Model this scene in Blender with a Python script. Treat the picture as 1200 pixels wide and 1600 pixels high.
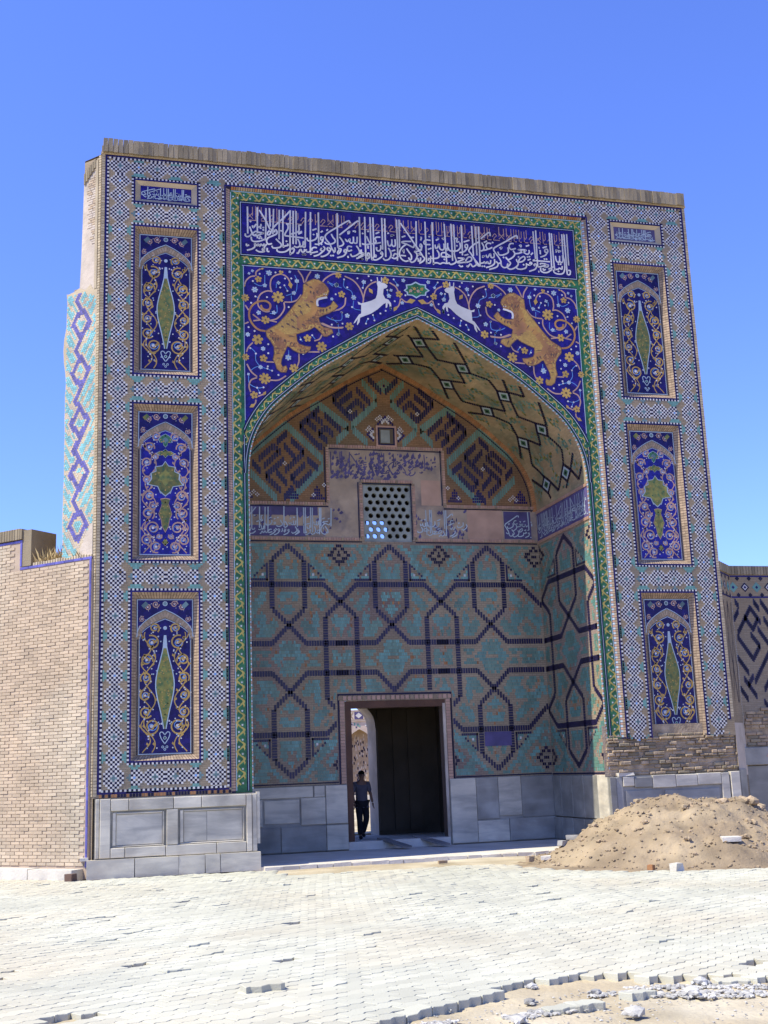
import bpy, bmesh, math, random
from mathutils import Vector, Matrix, noise
random.seed(7)
R = math.radians
D = bpy.data
for o in list(D.objects):
    D.objects.remove(o, do_unlink=True)
SC = bpy.context.scene
COL = SC.collection

# ---------------------------------------------------------------- camera, sky, sun, exposure
CAM = Vector((-6.43, -20.675, 1.583))
yaw, pitch, roll = 0.26439, 0.21311, -0.0379
fw = Vector((math.sin(yaw) * math.cos(pitch), math.cos(yaw) * math.cos(pitch), math.sin(pitch)))
rt = Vector((math.cos(yaw), -math.sin(yaw), 0))
up = rt.cross(fw)
cx_ = math.cos(roll) * rt + math.sin(roll) * up
cy_ = -math.sin(roll) * rt + math.cos(roll) * up
cam_d = D.cameras.new('camera')
cam = D.objects.new('camera', cam_d)
COL.objects.link(cam)
cam.matrix_world = Matrix(((cx_.x, cy_.x, -fw.x, CAM.x), (cx_.y, cy_.y, -fw.y, CAM.y),
                           (cx_.z, cy_.z, -fw.z, CAM.z), (0, 0, 0, 1)))
cam_d.sensor_fit = 'VERTICAL'
cam_d.sensor_height = 36
cam_d.lens = 36 * 1850 / 1600
cam_d.clip_end = 3000
SC.camera = cam

SUN_EL, SUN_AZ = R(55), R(7.3)
to_sun = Vector((-math.cos(SUN_EL) * math.cos(SUN_AZ), -math.cos(SUN_EL) * math.sin(SUN_AZ), math.sin(SUN_EL)))
W = D.worlds.new('World')
SC.world = W
W.use_nodes = True
nt = W.node_tree
bg = nt.nodes['Background']
sky = nt.nodes.new('ShaderNodeTexSky')
sky.sky_type = 'NISHITA'
sky.sun_disc = False
sky.sun_elevation = SUN_EL
sky.sun_rotation = math.atan2(to_sun.x, to_sun.y)
sky.altitude = 700
sky.air_density = 1.0
sky.dust_density = 0.25
sky.ozone_density = 3.0
tint = nt.nodes.new('ShaderNodeVectorMath')
tint.operation = 'MULTIPLY'
tint.inputs[1].default_value = (0.82, 0.95, 1.70)
nt.links.new(sky.outputs[0], tint.inputs[0])
nt.links.new(tint.outputs[0], bg.inputs[0])
bg.inputs[1].default_value = 0.12
sl = D.lights.new('sun', 'SUN')
sl.energy = 4.4
sl.angle = R(0.5)
sl.color = (1.0, 0.955, 0.80)
so = D.objects.new('sun', sl)
COL.objects.link(so)
so.rotation_euler = (-to_sun).to_track_quat('-Z', 'Y').to_euler()
SC.view_settings.view_transform = 'Standard'
SC.view_settings.look = 'None'
SC.view_settings.gamma = 1
SC.view_settings.exposure = 0.7
SC.view_settings.use_curve_mapping = False

# ---------------------------------------------------------------- materials
def mat(name, col, rough=0.6, var=0.14, mott=0.25, nscale=1.6, bump=0.0, bscale=40, spec=0.4, col2=None, c2scale=0.7, c2lo=0.45, c2hi=0.65, brick=None, vein=None, cells=0):
    m = D.materials.new(name)
    m.use_nodes = True
    n, l = m.node_tree.nodes, m.node_tree.links
    b = n['Principled BSDF']
    b.inputs['Roughness'].default_value = rough
    b.inputs['Specular IOR Level'].default_value = spec
    tc = n.new('ShaderNodeNewGeometry')
    src = tc.outputs['Position']
    rgb = n.new('ShaderNodeRGB')
    rgb.outputs[0].default_value = (*col, 1)
    cur = rgb.outputs[0]
    def noise_n(sc, det=5):
        t = n.new('ShaderNodeTexNoise')
        t.inputs['Scale'].default_value = sc
        t.inputs['Detail'].default_value = det
        l.new(src, t.inputs['Vector'])
        return t.outputs['Fac']
    def mrange(s, a, b_, c, d):
        t = n.new('ShaderNodeMapRange')
        for i, v in zip((1, 2, 3, 4), (a, b_, c, d)):
            t.inputs[i].default_value = v
        l.new(s, t.inputs[0])
        return t.outputs[0]
    def mix(f, a, b_):
        t = n.new('ShaderNodeMix')
        t.data_type = 'RGBA'
        l.new(f, t.inputs[0])
        l.new(a, t.inputs[6])
        l.new(b_, t.inputs[7])
        return t.outputs[2]
    def scale(c, f):
        t = n.new('ShaderNodeVectorMath')
        t.operation = 'SCALE'
        l.new(c, t.inputs[0])
        l.new(f, t.inputs['Scale'])
        return t.outputs[0]
    if col2:
        r2 = n.new('ShaderNodeRGB')
        r2.outputs[0].default_value = (*col2, 1)
        cur = mix(mrange(noise_n(c2scale, 7), c2lo, c2hi, 0, 1), cur, r2.outputs[0])
    if vein:
        w = n.new('ShaderNodeTexNoise')
        w.inputs['Scale'].default_value = vein[1]
        w.inputs['Detail'].default_value = 8
        w.inputs['Roughness'].default_value = .62
        w.inputs['Distortion'].default_value = .6
        oi = n.new('ShaderNodeObjectInfo')
        ad = n.new('ShaderNodeVectorMath')
        ad.operation = 'MULTIPLY_ADD'
        ad.inputs[1].default_value = (.55, 1, 3.2)
        sc_ = n.new('ShaderNodeVectorMath')
        sc_.operation = 'SCALE'
        sc_.inputs[0].default_value = (17, 9, 13)
        l.new(oi.outputs['Random'], sc_.inputs['Scale'])
        l.new(src, ad.inputs[0])
        l.new(sc_.outputs[0], ad.inputs[2])
        l.new(ad.outputs[0], w.inputs['Vector'])
        r3 = n.new('ShaderNodeRGB')
        r3.outputs[0].default_value = (*vein[0], 1)
        cur = mix(mrange(w.outputs['Fac'], 0.42, 0.66, 0, vein[2]), cur, r3.outputs[0])
    if cells:
        vo = n.new('ShaderNodeTexVoronoi')
        vo.inputs['Scale'].default_value = cells
        l.new(src, vo.inputs['Vector'])
        sx_ = n.new('ShaderNodeSeparateXYZ')
        l.new(vo.outputs['Color'], sx_.inputs[0])
        cur = scale(cur, mrange(sx_.outputs[0], 0, 1, .72, 1.28))
        ve = n.new('ShaderNodeTexVoronoi')
        ve.feature = 'DISTANCE_TO_EDGE'
        ve.inputs['Scale'].default_value = cells
        l.new(src, ve.inputs['Vector'])
        cur = scale(cur, mrange(ve.outputs['Distance'], 0, .06, .72, 1))
    if brick:
        bt = n.new('ShaderNodeTexBrick')
        bt.inputs['Scale'].default_value = 1
        bt.inputs['Brick Width'].default_value = brick[1]
        bt.inputs['Row Height'].default_value = brick[2]
        bt.inputs['Mortar Size'].default_value = brick[3]
        bt.inputs['Color1'].default_value = (1, 1, 1, 1)
        bt.inputs['Color2'].default_value = (.82, .82, .82, 1)
        bt.inputs['Mortar'].default_value = (*brick[0], 1)
        sp = n.new('ShaderNodeSeparateXYZ')
        cb = n.new('ShaderNodeCombineXYZ')
        am = n.new('ShaderNodeMath')
        am.operation = 'ADD'
        l.new(src, sp.inputs[0])
        l.new(sp.outputs['X'], am.inputs[0])
        l.new(sp.outputs['Y'], am.inputs[1])
        l.new(am.outputs[0], cb.inputs[0])
        l.new(sp.outputs['Z'], cb.inputs[1])
        l.new(cb.outputs[0], bt.inputs['Vector'])
        t = n.new('ShaderNodeVectorMath')
        t.operation = 'MULTIPLY'
        l.new(cur, t.inputs[0])
        l.new(bt.outputs['Color'], t.inputs[1])
        cur = t.outputs[0]
    if var:
        g = n.new('ShaderNodeNewGeometry')
        oi = n.new('ShaderNodeObjectInfo')
        a = n.new('ShaderNodeMath')
        a.operation = 'ADD'
        l.new(g.outputs['Random Per Island'], a.inputs[0])
        l.new(oi.outputs['Random'], a.inputs[1])
        f = n.new('ShaderNodeMath')
        f.operation = 'FRACT'
        l.new(a.outputs[0], f.inputs[0])
        cur = scale(cur, mrange(f.outputs[0], 0, 1, 1 - var, 1 + var))
    if mott:
        cur = scale(cur, mrange(noise_n(nscale, 8), 0.25, 0.75, 1 - mott, 1 + mott))
    l.new(cur, b.inputs['Base Color'])
    if bump:
        bp = n.new('ShaderNodeBump')
        bp.inputs['Strength'].default_value = bump
        bp.inputs['Distance'].default_value = 0.02
        l.new(noise_n(bscale, 6), bp.inputs['Height'])
        l.new(bp.outputs[0], b.inputs['Normal'])
    return m

M = {}
M['buff'] = mat('buff_brick', (.315, .238, .145), .85, .0, .18, 1.2, .25, 60, brick=((.72, .70, .68), .14, .036, .004), col2=(.265, .215, .15), c2scale=.5)
M['buffp'] = mat('buff_brick_piece', (.33, .24, .155), .85, .22, .15, 2, .2, 60)
M['brown'] = mat('brown_joint', (.12, .07, .05), .9, .1, .2)
M['navy'] = mat('navy_glaze', (.014, .010, .082), .35, .35, .15, 2, spec=.2)
M['navyd'] = mat('dark_glaze', (.010, .007, .030), .4, .3, .15, 2, spec=.2)
M['cobalt'] = mat('cobalt_glaze', (.016, .010, .155), .34, .05, .28, 3, .08, 25, spec=.22, col2=(.024, .010, .10), c2scale=1.2, cells=14)
M['deepblue'] = mat('deep_blue_glaze', (.014, .009, .088), .35, .05, .3, 4, .08, 25, spec=.2, cells=16)
M['cobalt2'] = mat('bright_cobalt_glaze', (.017, .014, .19), .34, .05, .3, 4, .08, 25, spec=.22, cells=16)
M['white'] = mat('white_glaze', (.56, .53, .48), .35, .16, .15, 3)
M['pale'] = mat('pale_blue_glaze', (.38, .45, .47), .35, .14, .15, 3)
M['turq'] = mat('turquoise_glaze', (.125, .27, .225), .38, .15, .22, 2)
M['turqd'] = mat('dim_turquoise_glaze', (.12, .225, .17), .42, .15, .25, 1.3)
M['sky'] = mat('light_blue_glaze', (.11, .25, .50), .35, .15, .15, 3)
M['strapb'] = mat('iwan_blue_glaze', (.016, .011, .045), .4, .3, .15, 2)
M['greyt'] = mat('grey_turquoise_glaze', (.115, .18, .18), .4, .3, .2, 2)
M['green'] = mat('green_glaze', (.030, .135, .052), .35, .08, .3, 3, spec=.25, cells=14)
M['greenl'] = mat('leaf_green_glaze', (.05, .15, .06), .35, .2, .25, 3)
M['olive'] = mat('olive_glaze', (.20, .18, .03), .4, .25, .3, 9, col2=(.07, .12, .03), c2scale=12)
M['yellow'] = mat('yellow_glaze', (.42, .32, .065), .4, .12, .25, 4)
M['ochre'] = mat('ochre_glaze', (.44, .27, .055), .4, .12, .2, 4)
M['peach'] = mat('peach_glaze', (.42, .25, .17), .45, .12, .2, 4)
M['tiger'] = mat('tawny_glaze', (.42, .21, .045), .4, .0, .35, 7, col2=(.27, .12, .05), c2scale=3.5)
M['tawny2'] = mat('dark_tawny_glaze', (.24, .105, .035), .4, .2, .2, 5)
M['orange'] = mat('orange_brick', (.34, .155, .06), .85, .2, .2, 2, .2, 60)
M['orangew'] = mat('orange_brickwork', (.27, .15, .07), .88, .0, .3, 1.3, .25, 60, brick=((.62, .6, .6), .12, .04, .005), col2=(.19, .13, .07), c2scale=.8)
M['vault'] = mat('vault_brick', (.42, .305, .165), .88, .0, .3, 1.1, .3, 50, col2=(.25, .235, .135), c2scale=1.6, brick=((.86, .85, .85), .12, .045, .004))
M['iwan'] = mat('iwan_brick', (.325, .255, .16), .88, .0, .3, .9, .3, 50, brick=((.66, .65, .65), .1, .045, .005), col2=(.27, .20, .16), c2scale=.6)
M['plaster'] = mat('worn_plaster', (.37, .285, .20), .9, .0, .25, 2.5, .4, 12, col2=(.23, .185, .155), c2scale=2.6, c2lo=.48, c2hi=.62)
M['plaster2'] = mat('pink_plaster', (.42, .27, .19), .9, .0, .2, 3, .3, 12)
M['fadeblue'] = mat('faded_edge_glaze', (.10, .09, .30), .5, .25, .3, 5)
M['stainblue'] = mat('faded_blue_glaze', (.075, .06, .15), .6, .25, .3, 5)
M['limebrick'] = mat('sunlit_wall_brick', (.45, .345, .23), .9, .14, .2, 1.0, .3, 70, col2=(.49, .41, .29), c2scale=.45)
M['mortar'] = mat('wall_mortar', (.40, .305, .215), .95, .0, .2, 3, .3, 60)
M['cope'] = mat('coping_brick', (.25, .20, .125), .92, .25, .25, 2, .4, 50)
M['stucco'] = mat('pale_stucco', (.50, .42, .33), .92, .0, .2, 2, .4, 14, col2=(.36, .30, .23), c2scale=1.5)
M['marble'] = mat('grey_marble', (.60, .535, .40), .5, .14, .14, 2, .08, 30, vein=((.34, .31, .25), 1.6, .8), col2=(.45, .39, .29), c2scale=1.6, c2lo=.52, c2hi=.7)
M['marbleb'] = mat('blue_grey_marble', (.25, .235, .195), .5, .2, .3, 2.5, .08, 30, vein=((.34, .32, .27), 1.3, .7))
M['rough'] = mat('rough_old_brick', (.36, .27, .17), .95, .12, .45, 5, .9, 22, col2=(.33, .24, .15), c2scale=3)
M['pave'] = mat('concrete_paver', (.465, .45, .345), .9, .09, .15, .45, .25, 90, col2=(.48, .435, .315), c2scale=.35)
M['sand'] = mat('sandy_ground', (.40, .325, .20), .95, .0, .28, 1.4, .6, 25, col2=(.50, .435, .30), c2scale=.8)
M['dirt'] = mat('dug_earth', (.27, .20, .12), .97, .14, .28, 2.2, .9, 22, col2=(.37, .285, .175), c2scale=1.0)
M['rubble'] = mat('concrete_rubble', (.40, .38, .33), .95, .3, .3, 5, .5, 40)
M['step'] = mat('worn_stone_step', (.56, .51, .42), .92, .05, .2, 2, .4, 30)
M['wood'] = mat('dark_brown_wood', (.09, .040, .020), .7, .15, .3, 3, .2, 30)
M['plank'] = mat('weathered_plank', (.22, .20, .18), .85, .15, .3, 3, .3, 30)
M['dark'] = mat('dark_brown_plaster', (.095, .075, .05), .95, .0, .35, 1.2, .3, 20)  # dark brown plaster for passage walls, shaft and inner panels
M['grille'] = mat('grey_green_lattice', (.25, .27, .235), .7, .0, .25, 4, .2, 30)
M['skin'] = mat('skin', (.22, .12, .08), .6, 0, .05)
M['shirt'] = mat('dark_grey_shirt', (.13, .12, .14), .9, 0, .2, 6)
M['trouser'] = mat('black_trousers', (.018, .018, .022), .9, 0, .2, 6)
M['hair'] = mat('black_hair', (.012, .010, .010), .6, 0, .1)
M['straw'] = mat('dry_grass', (.48, .36, .16), .9, .3, .2)
M['far'] = mat('pale_far_brick', (.50, .41, .33), .9, .0, .2, 1.5, col2=(.44, .34, .28), c2scale=2)
M['tan'] = mat('tan_edge_brick', (.42, .34, .22), .9, .2, .2, 2, .3, 50)

# ---------------------------------------------------------------- mesh building
class MB:
    def __init__(s):
        s.v, s.f, s.mi, s.ms = [], [], [], []
    def m(s, name):
        k = M[name]
        if k not in s.ms:
            s.ms.append(k)
        return s.ms.index(k)
    def face(s, pts, mt):
        i = len(s.v)
        s.v += [tuple(p) for p in pts]
        s.f.append(tuple(range(i, i + len(pts))))
        s.mi.append(s.m(mt))
    def grid(s, rows, mt, flip=False):
        i = len(s.v)
        n = len(rows[0])
        for r in rows:
            s.v += [tuple(p) for p in r]
        k = s.m(mt)
        for a in range(len(rows) - 1):
            for b in range(n - 1):
                q = (i + a * n + b, i + a * n + b + 1, i + (a + 1) * n + b + 1, i + (a + 1) * n + b)
                s.f.append(q[::-1] if flip else q)
                s.mi.append(k)
    def box(s, c, d, mt, rot=None, jit=0, top=None):
        pts = []
        for z in (-1, 1):
            for y in (-1, 1):
                for x in (-1, 1):
                    p = Vector((x * d[0] / 2, y * d[1] / 2, z * d[2] / 2))
                    if jit:
                        p += Vector((random.uniform(-jit, jit), random.uniform(-jit, jit), random.uniform(-jit, jit)))
                    if rot is not None:
                        p = rot @ p
                    pts.append(tuple(p + Vector(c)))
        i = len(s.v)
        s.v += pts
        for q in ((0, 2, 3, 1), (4, 5, 7, 6), (0, 1, 5, 4), (2, 6, 7, 3), (0, 4, 6, 2), (1, 3, 7, 5)):
            s.f.append(tuple(i + a for a in q))
            s.mi.append(s.m(mt))
    def rock(s, c, r, mt, sq=.7):
        i = len(s.v)
        ico = [(0, 0, 1), (.89, 0, .45), (.28, .85, .45), (-.72, .53, .45), (-.72, -.53, .45), (.28, -.85, .45),
               (.72, .53, -.45), (-.28, .85, -.45), (-.89, 0, -.45), (-.28, -.85, -.45), (.72, -.53, -.45), (0, 0, -1)]
        a = random.uniform(0, 6.3)
        ca, sa = math.cos(a), math.sin(a)
        ex = random.uniform(.7, 1.4)
        for x, y, z in ico:
            k = r * random.uniform(.7, 1.15)
            X, Y = x * k * ex, y * k
            s.v.append((c[0] + X * ca - Y * sa, c[1] + X * sa + Y * ca, c[2] + z * k * sq))
        for q in ((0, 1, 2), (0, 2, 3), (0, 3, 4), (0, 4, 5), (0, 5, 1), (1, 6, 2), (2, 7, 3), (3, 8, 4), (4, 9, 5), (5, 10, 1),
                  (6, 7, 2), (7, 8, 3), (8, 9, 4), (9, 10, 5), (10, 6, 1), (11, 7, 6), (11, 8, 7), (11, 9, 8), (11, 10, 9), (11, 6, 10)):
            s.f.append(tuple(i + k for k in q))
            s.mi.append(s.m(mt))
    def build(s, name, parent=None, label=None, kind=None, smooth=False, origin=None):
        me = D.meshes.new(name)
        vs = s.v
        if origin is not None:
            vs = [(a - origin[0], b - origin[1], c - origin[2]) for a, b, c in vs]
        me.from_pydata(vs, [], s.f)
        for k in s.ms:
            me.materials.append(k)
        me.polygons.foreach_set('material_index', s.mi)
        if smooth:
            me.polygons.foreach_set('use_smooth', [True] * len(s.f))
        me.update()
        o = D.objects.new(name, me)
        COL.objects.link(o)
        if origin is not None:
            o.location = origin
        if parent is not None:
            o.parent = parent
        if label:
            o['label'] = label
        if kind:
            o['kind'] = kind
        return o

def thing(name, label, cat, loc=(0, 0, 0), group=None):
    o = D.objects.new(name, None)
    COL.objects.link(o)
    o.location = loc
    o['label'], o['category'] = label, cat
    if group:
        o['group'] = group
    bpy.context.view_layer.update()
    return o
def tag(o, label, cat, group=None):
    o['label'], o['category'] = label, cat
    if group:
        o['group'] = group
    return o

class Fr:
    """flat working frame on a wall: u to the right, v up, n outwards"""
    def __init__(s, o, u, n):
        s.o, s.u, s.n = Vector(o), Vector(u), Vector(n)
        s.w = Vector((0, 0, 1))
    def p(s, a, b, h=0):
        return s.o + s.u * a + s.w * b + s.n * h
    def poly(s, mb, pts, h, mt):
        ar = sum(pts[i - 1][0] * pts[i][1] - pts[i][0] * pts[i - 1][1] for i in range(len(pts)))
        if ar < 0:
            pts = pts[::-1]
        mb.face([s.p(a, b, h) for a, b in pts], mt)
    def rect(s, mb, x0, z0, x1, z1, h, mt):
        s.poly(mb, [(x0, z0), (x1, z0), (x1, z1), (x0, z1)], h, mt)
    def slab(s, mb, x0, z0, x1, z1, h0, h1, mt, bev=0.0):
        """raised piece from depth h0 to h1 with slightly chamfered front edge"""
        b = bev
        f = [s.p(x0 + b, z0 + b, h1), s.p(x1 - b, z0 + b, h1), s.p(x1 - b, z1 - b, h1), s.p(x0 + b, z1 - b, h1)]
        k = [s.p(x0, z0, h0), s.p(x1, z0, h0), s.p(x1, z1, h0), s.p(x0, z1, h0)]
        if b:
            e = [s.p(x0, z0, h1 - b), s.p(x1, z0, h1 - b), s.p(x1, z1, h1 - b), s.p(x0, z1, h1 - b)]
            rings = [k, e, f]
        else:
            rings = [k, f]
        i = len(mb.v)
        for r in rings:
            mb.v += [tuple(q) for q in r]
        mi = mb.m(mt)
        for r in range(len(rings) - 1):
            for j in range(4):
                a, c = i + r * 4 + j, i + r * 4 + (j + 1) % 4
                mb.f.append((a, c, c + 4, a + 4))
                mb.mi.append(mi)
        t = i + (len(rings) - 1) * 4
        mb.f.append((t, t + 1, t + 2, t + 3))
        mb.mi.append(mi)
    def rib(s, mb, pts, w, h, mt, taper=False):
        n = len(pts)
        L, Rr = [], []
        for i in range(n):
            a = pts[max(i - 1, 0)]
            b = pts[min(i + 1, n - 1)]
            dx, dz = b[0] - a[0], b[1] - a[1]
            d = math.hypot(dx, dz) or 1
            k = w / 2
            if taper:
                k *= max(.25, math.sin(math.pi * (i + .6) / (n + .2)) ** .4)
            L.append((pts[i][0] - dz / d * k, pts[i][1] + dx / d * k))
            Rr.append((pts[i][0] + dz / d * k, pts[i][1] - dx / d * k))
        mb.grid([[s.p(*q, h) for q in Rr], [s.p(*q, h) for q in L]], mt)
    def disc(s, mb, x, z, r, h, mt, n=8, rz=None):
        s.poly(mb, [(x + r * math.cos(6.2832 * i / n + .3), z + (rz or r) * math.sin(6.2832 * i / n + .3)) for i in range(n)], h, mt)
    def flower(s, mb, x, z, r, n, h, mt, mc, ph=.2):
        pts = []
        k = n * 6
        for i in range(k):
            a = 6.2832 * i / k
            q = r * (.52 + .48 * abs(math.cos(n * a / 2)) ** .55)
            pts.append((x + q * math.cos(a + ph), z + q * math.sin(a + ph)))
        s.poly(mb, pts, h, mt)
        s.disc(mb, x, z, r * .22, h + .0015, mc, 7)

def cr(P, n=6):
    P = [Vector((p[0], p[1])) for p in P]
    if len(P) < 2:
        return [tuple(p) for p in P]
    P = [2 * P[0] - P[1]] + P + [2 * P[-1] - P[-2]]
    o = []
    for i in range(1, len(P) - 2):
        a, b, c, d = P[i - 1:i + 3]
        for k in range(n):
            t = k / n
            o.append(tuple(.5 * (2 * b + (c - a) * t + (2 * a - 5 * b + 4 * c - d) * t * t + (3 * b - a - 3 * c + d) * t ** 3)))
    o.append(tuple(P[-2]))
    return o
def mm(pts):
    return [(a / 1000, b / 1000) for a, b in pts]
def mir(pts):
    return [(-a, b) for a, b in pts]
def resample(pts, step):
    S = [0]
    for a, b in zip(pts, pts[1:]):
        S.append(S[-1] + math.hypot(b[0] - a[0], b[1] - a[1]))
    n = max(1, round(S[-1] / step))
    o, j = [], 0
    for i in range(n + 1):
        t = S[-1] * i / n
        while j < len(pts) - 2 and S[j + 1] < t:
            j += 1
        k = (t - S[j]) / max(S[j + 1] - S[j], 1e-9)
        o.append((pts[j][0] + k * (pts[j + 1][0] - pts[j][0]), pts[j][1] + k * (pts[j + 1][1] - pts[j][1])))
    return o
def offset(pts, d):
    o = []
    for i in range(len(pts)):
        a, b = pts[max(i - 1, 0)], pts[min(i + 1, len(pts) - 1)]
        dx, dz = b[0] - a[0], b[1] - a[1]
        L = math.hypot(dx, dz) or 1
        o.append((pts[i][0] - dz / L * d, pts[i][1] + dx / L * d))
    return o
def strap(fr, mb, pts, mt, h=.004, w=.085, step=.05, clip=None):
    """a band of small glazed bricks, every brick its own face, stepping along the line"""
    for a, b in zip(pts, pts[1:]):
        dx, dz = b[0] - a[0], b[1] - a[1]
        L = math.hypot(dx, dz)
        vert = abs(dx) < .25 * abs(dz)
        n = max(1, round((L if vert else abs(dx)) / step))
        for i in range(n):
            t = (i + .5) / n
            x, z = a[0] + dx * t, a[1] + dz * t
            if clip and not clip(x, z):
                continue
            if vert:
                fr.rect(mb, x - w / 2, z - step * .42, x + w / 2, z + step * .42, h, mt)
            else:
                k = w * (.55 if abs(dz) < .2 * abs(dx) else .62)
                fr.rect(mb, x - step * .42, z - k, x + step * .42, z + k, h, mt)
def copy_tree(o, parent=None, loc=None, label=None):
    c = o.copy()
    COL.objects.link(c)
    if parent is not None:
        c.parent = parent
    if loc is not None:
        c.location = loc
    if label:
        c['label'] = label
    for ch in list(o.children):
        copy_tree(ch, c)
    return c

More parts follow.
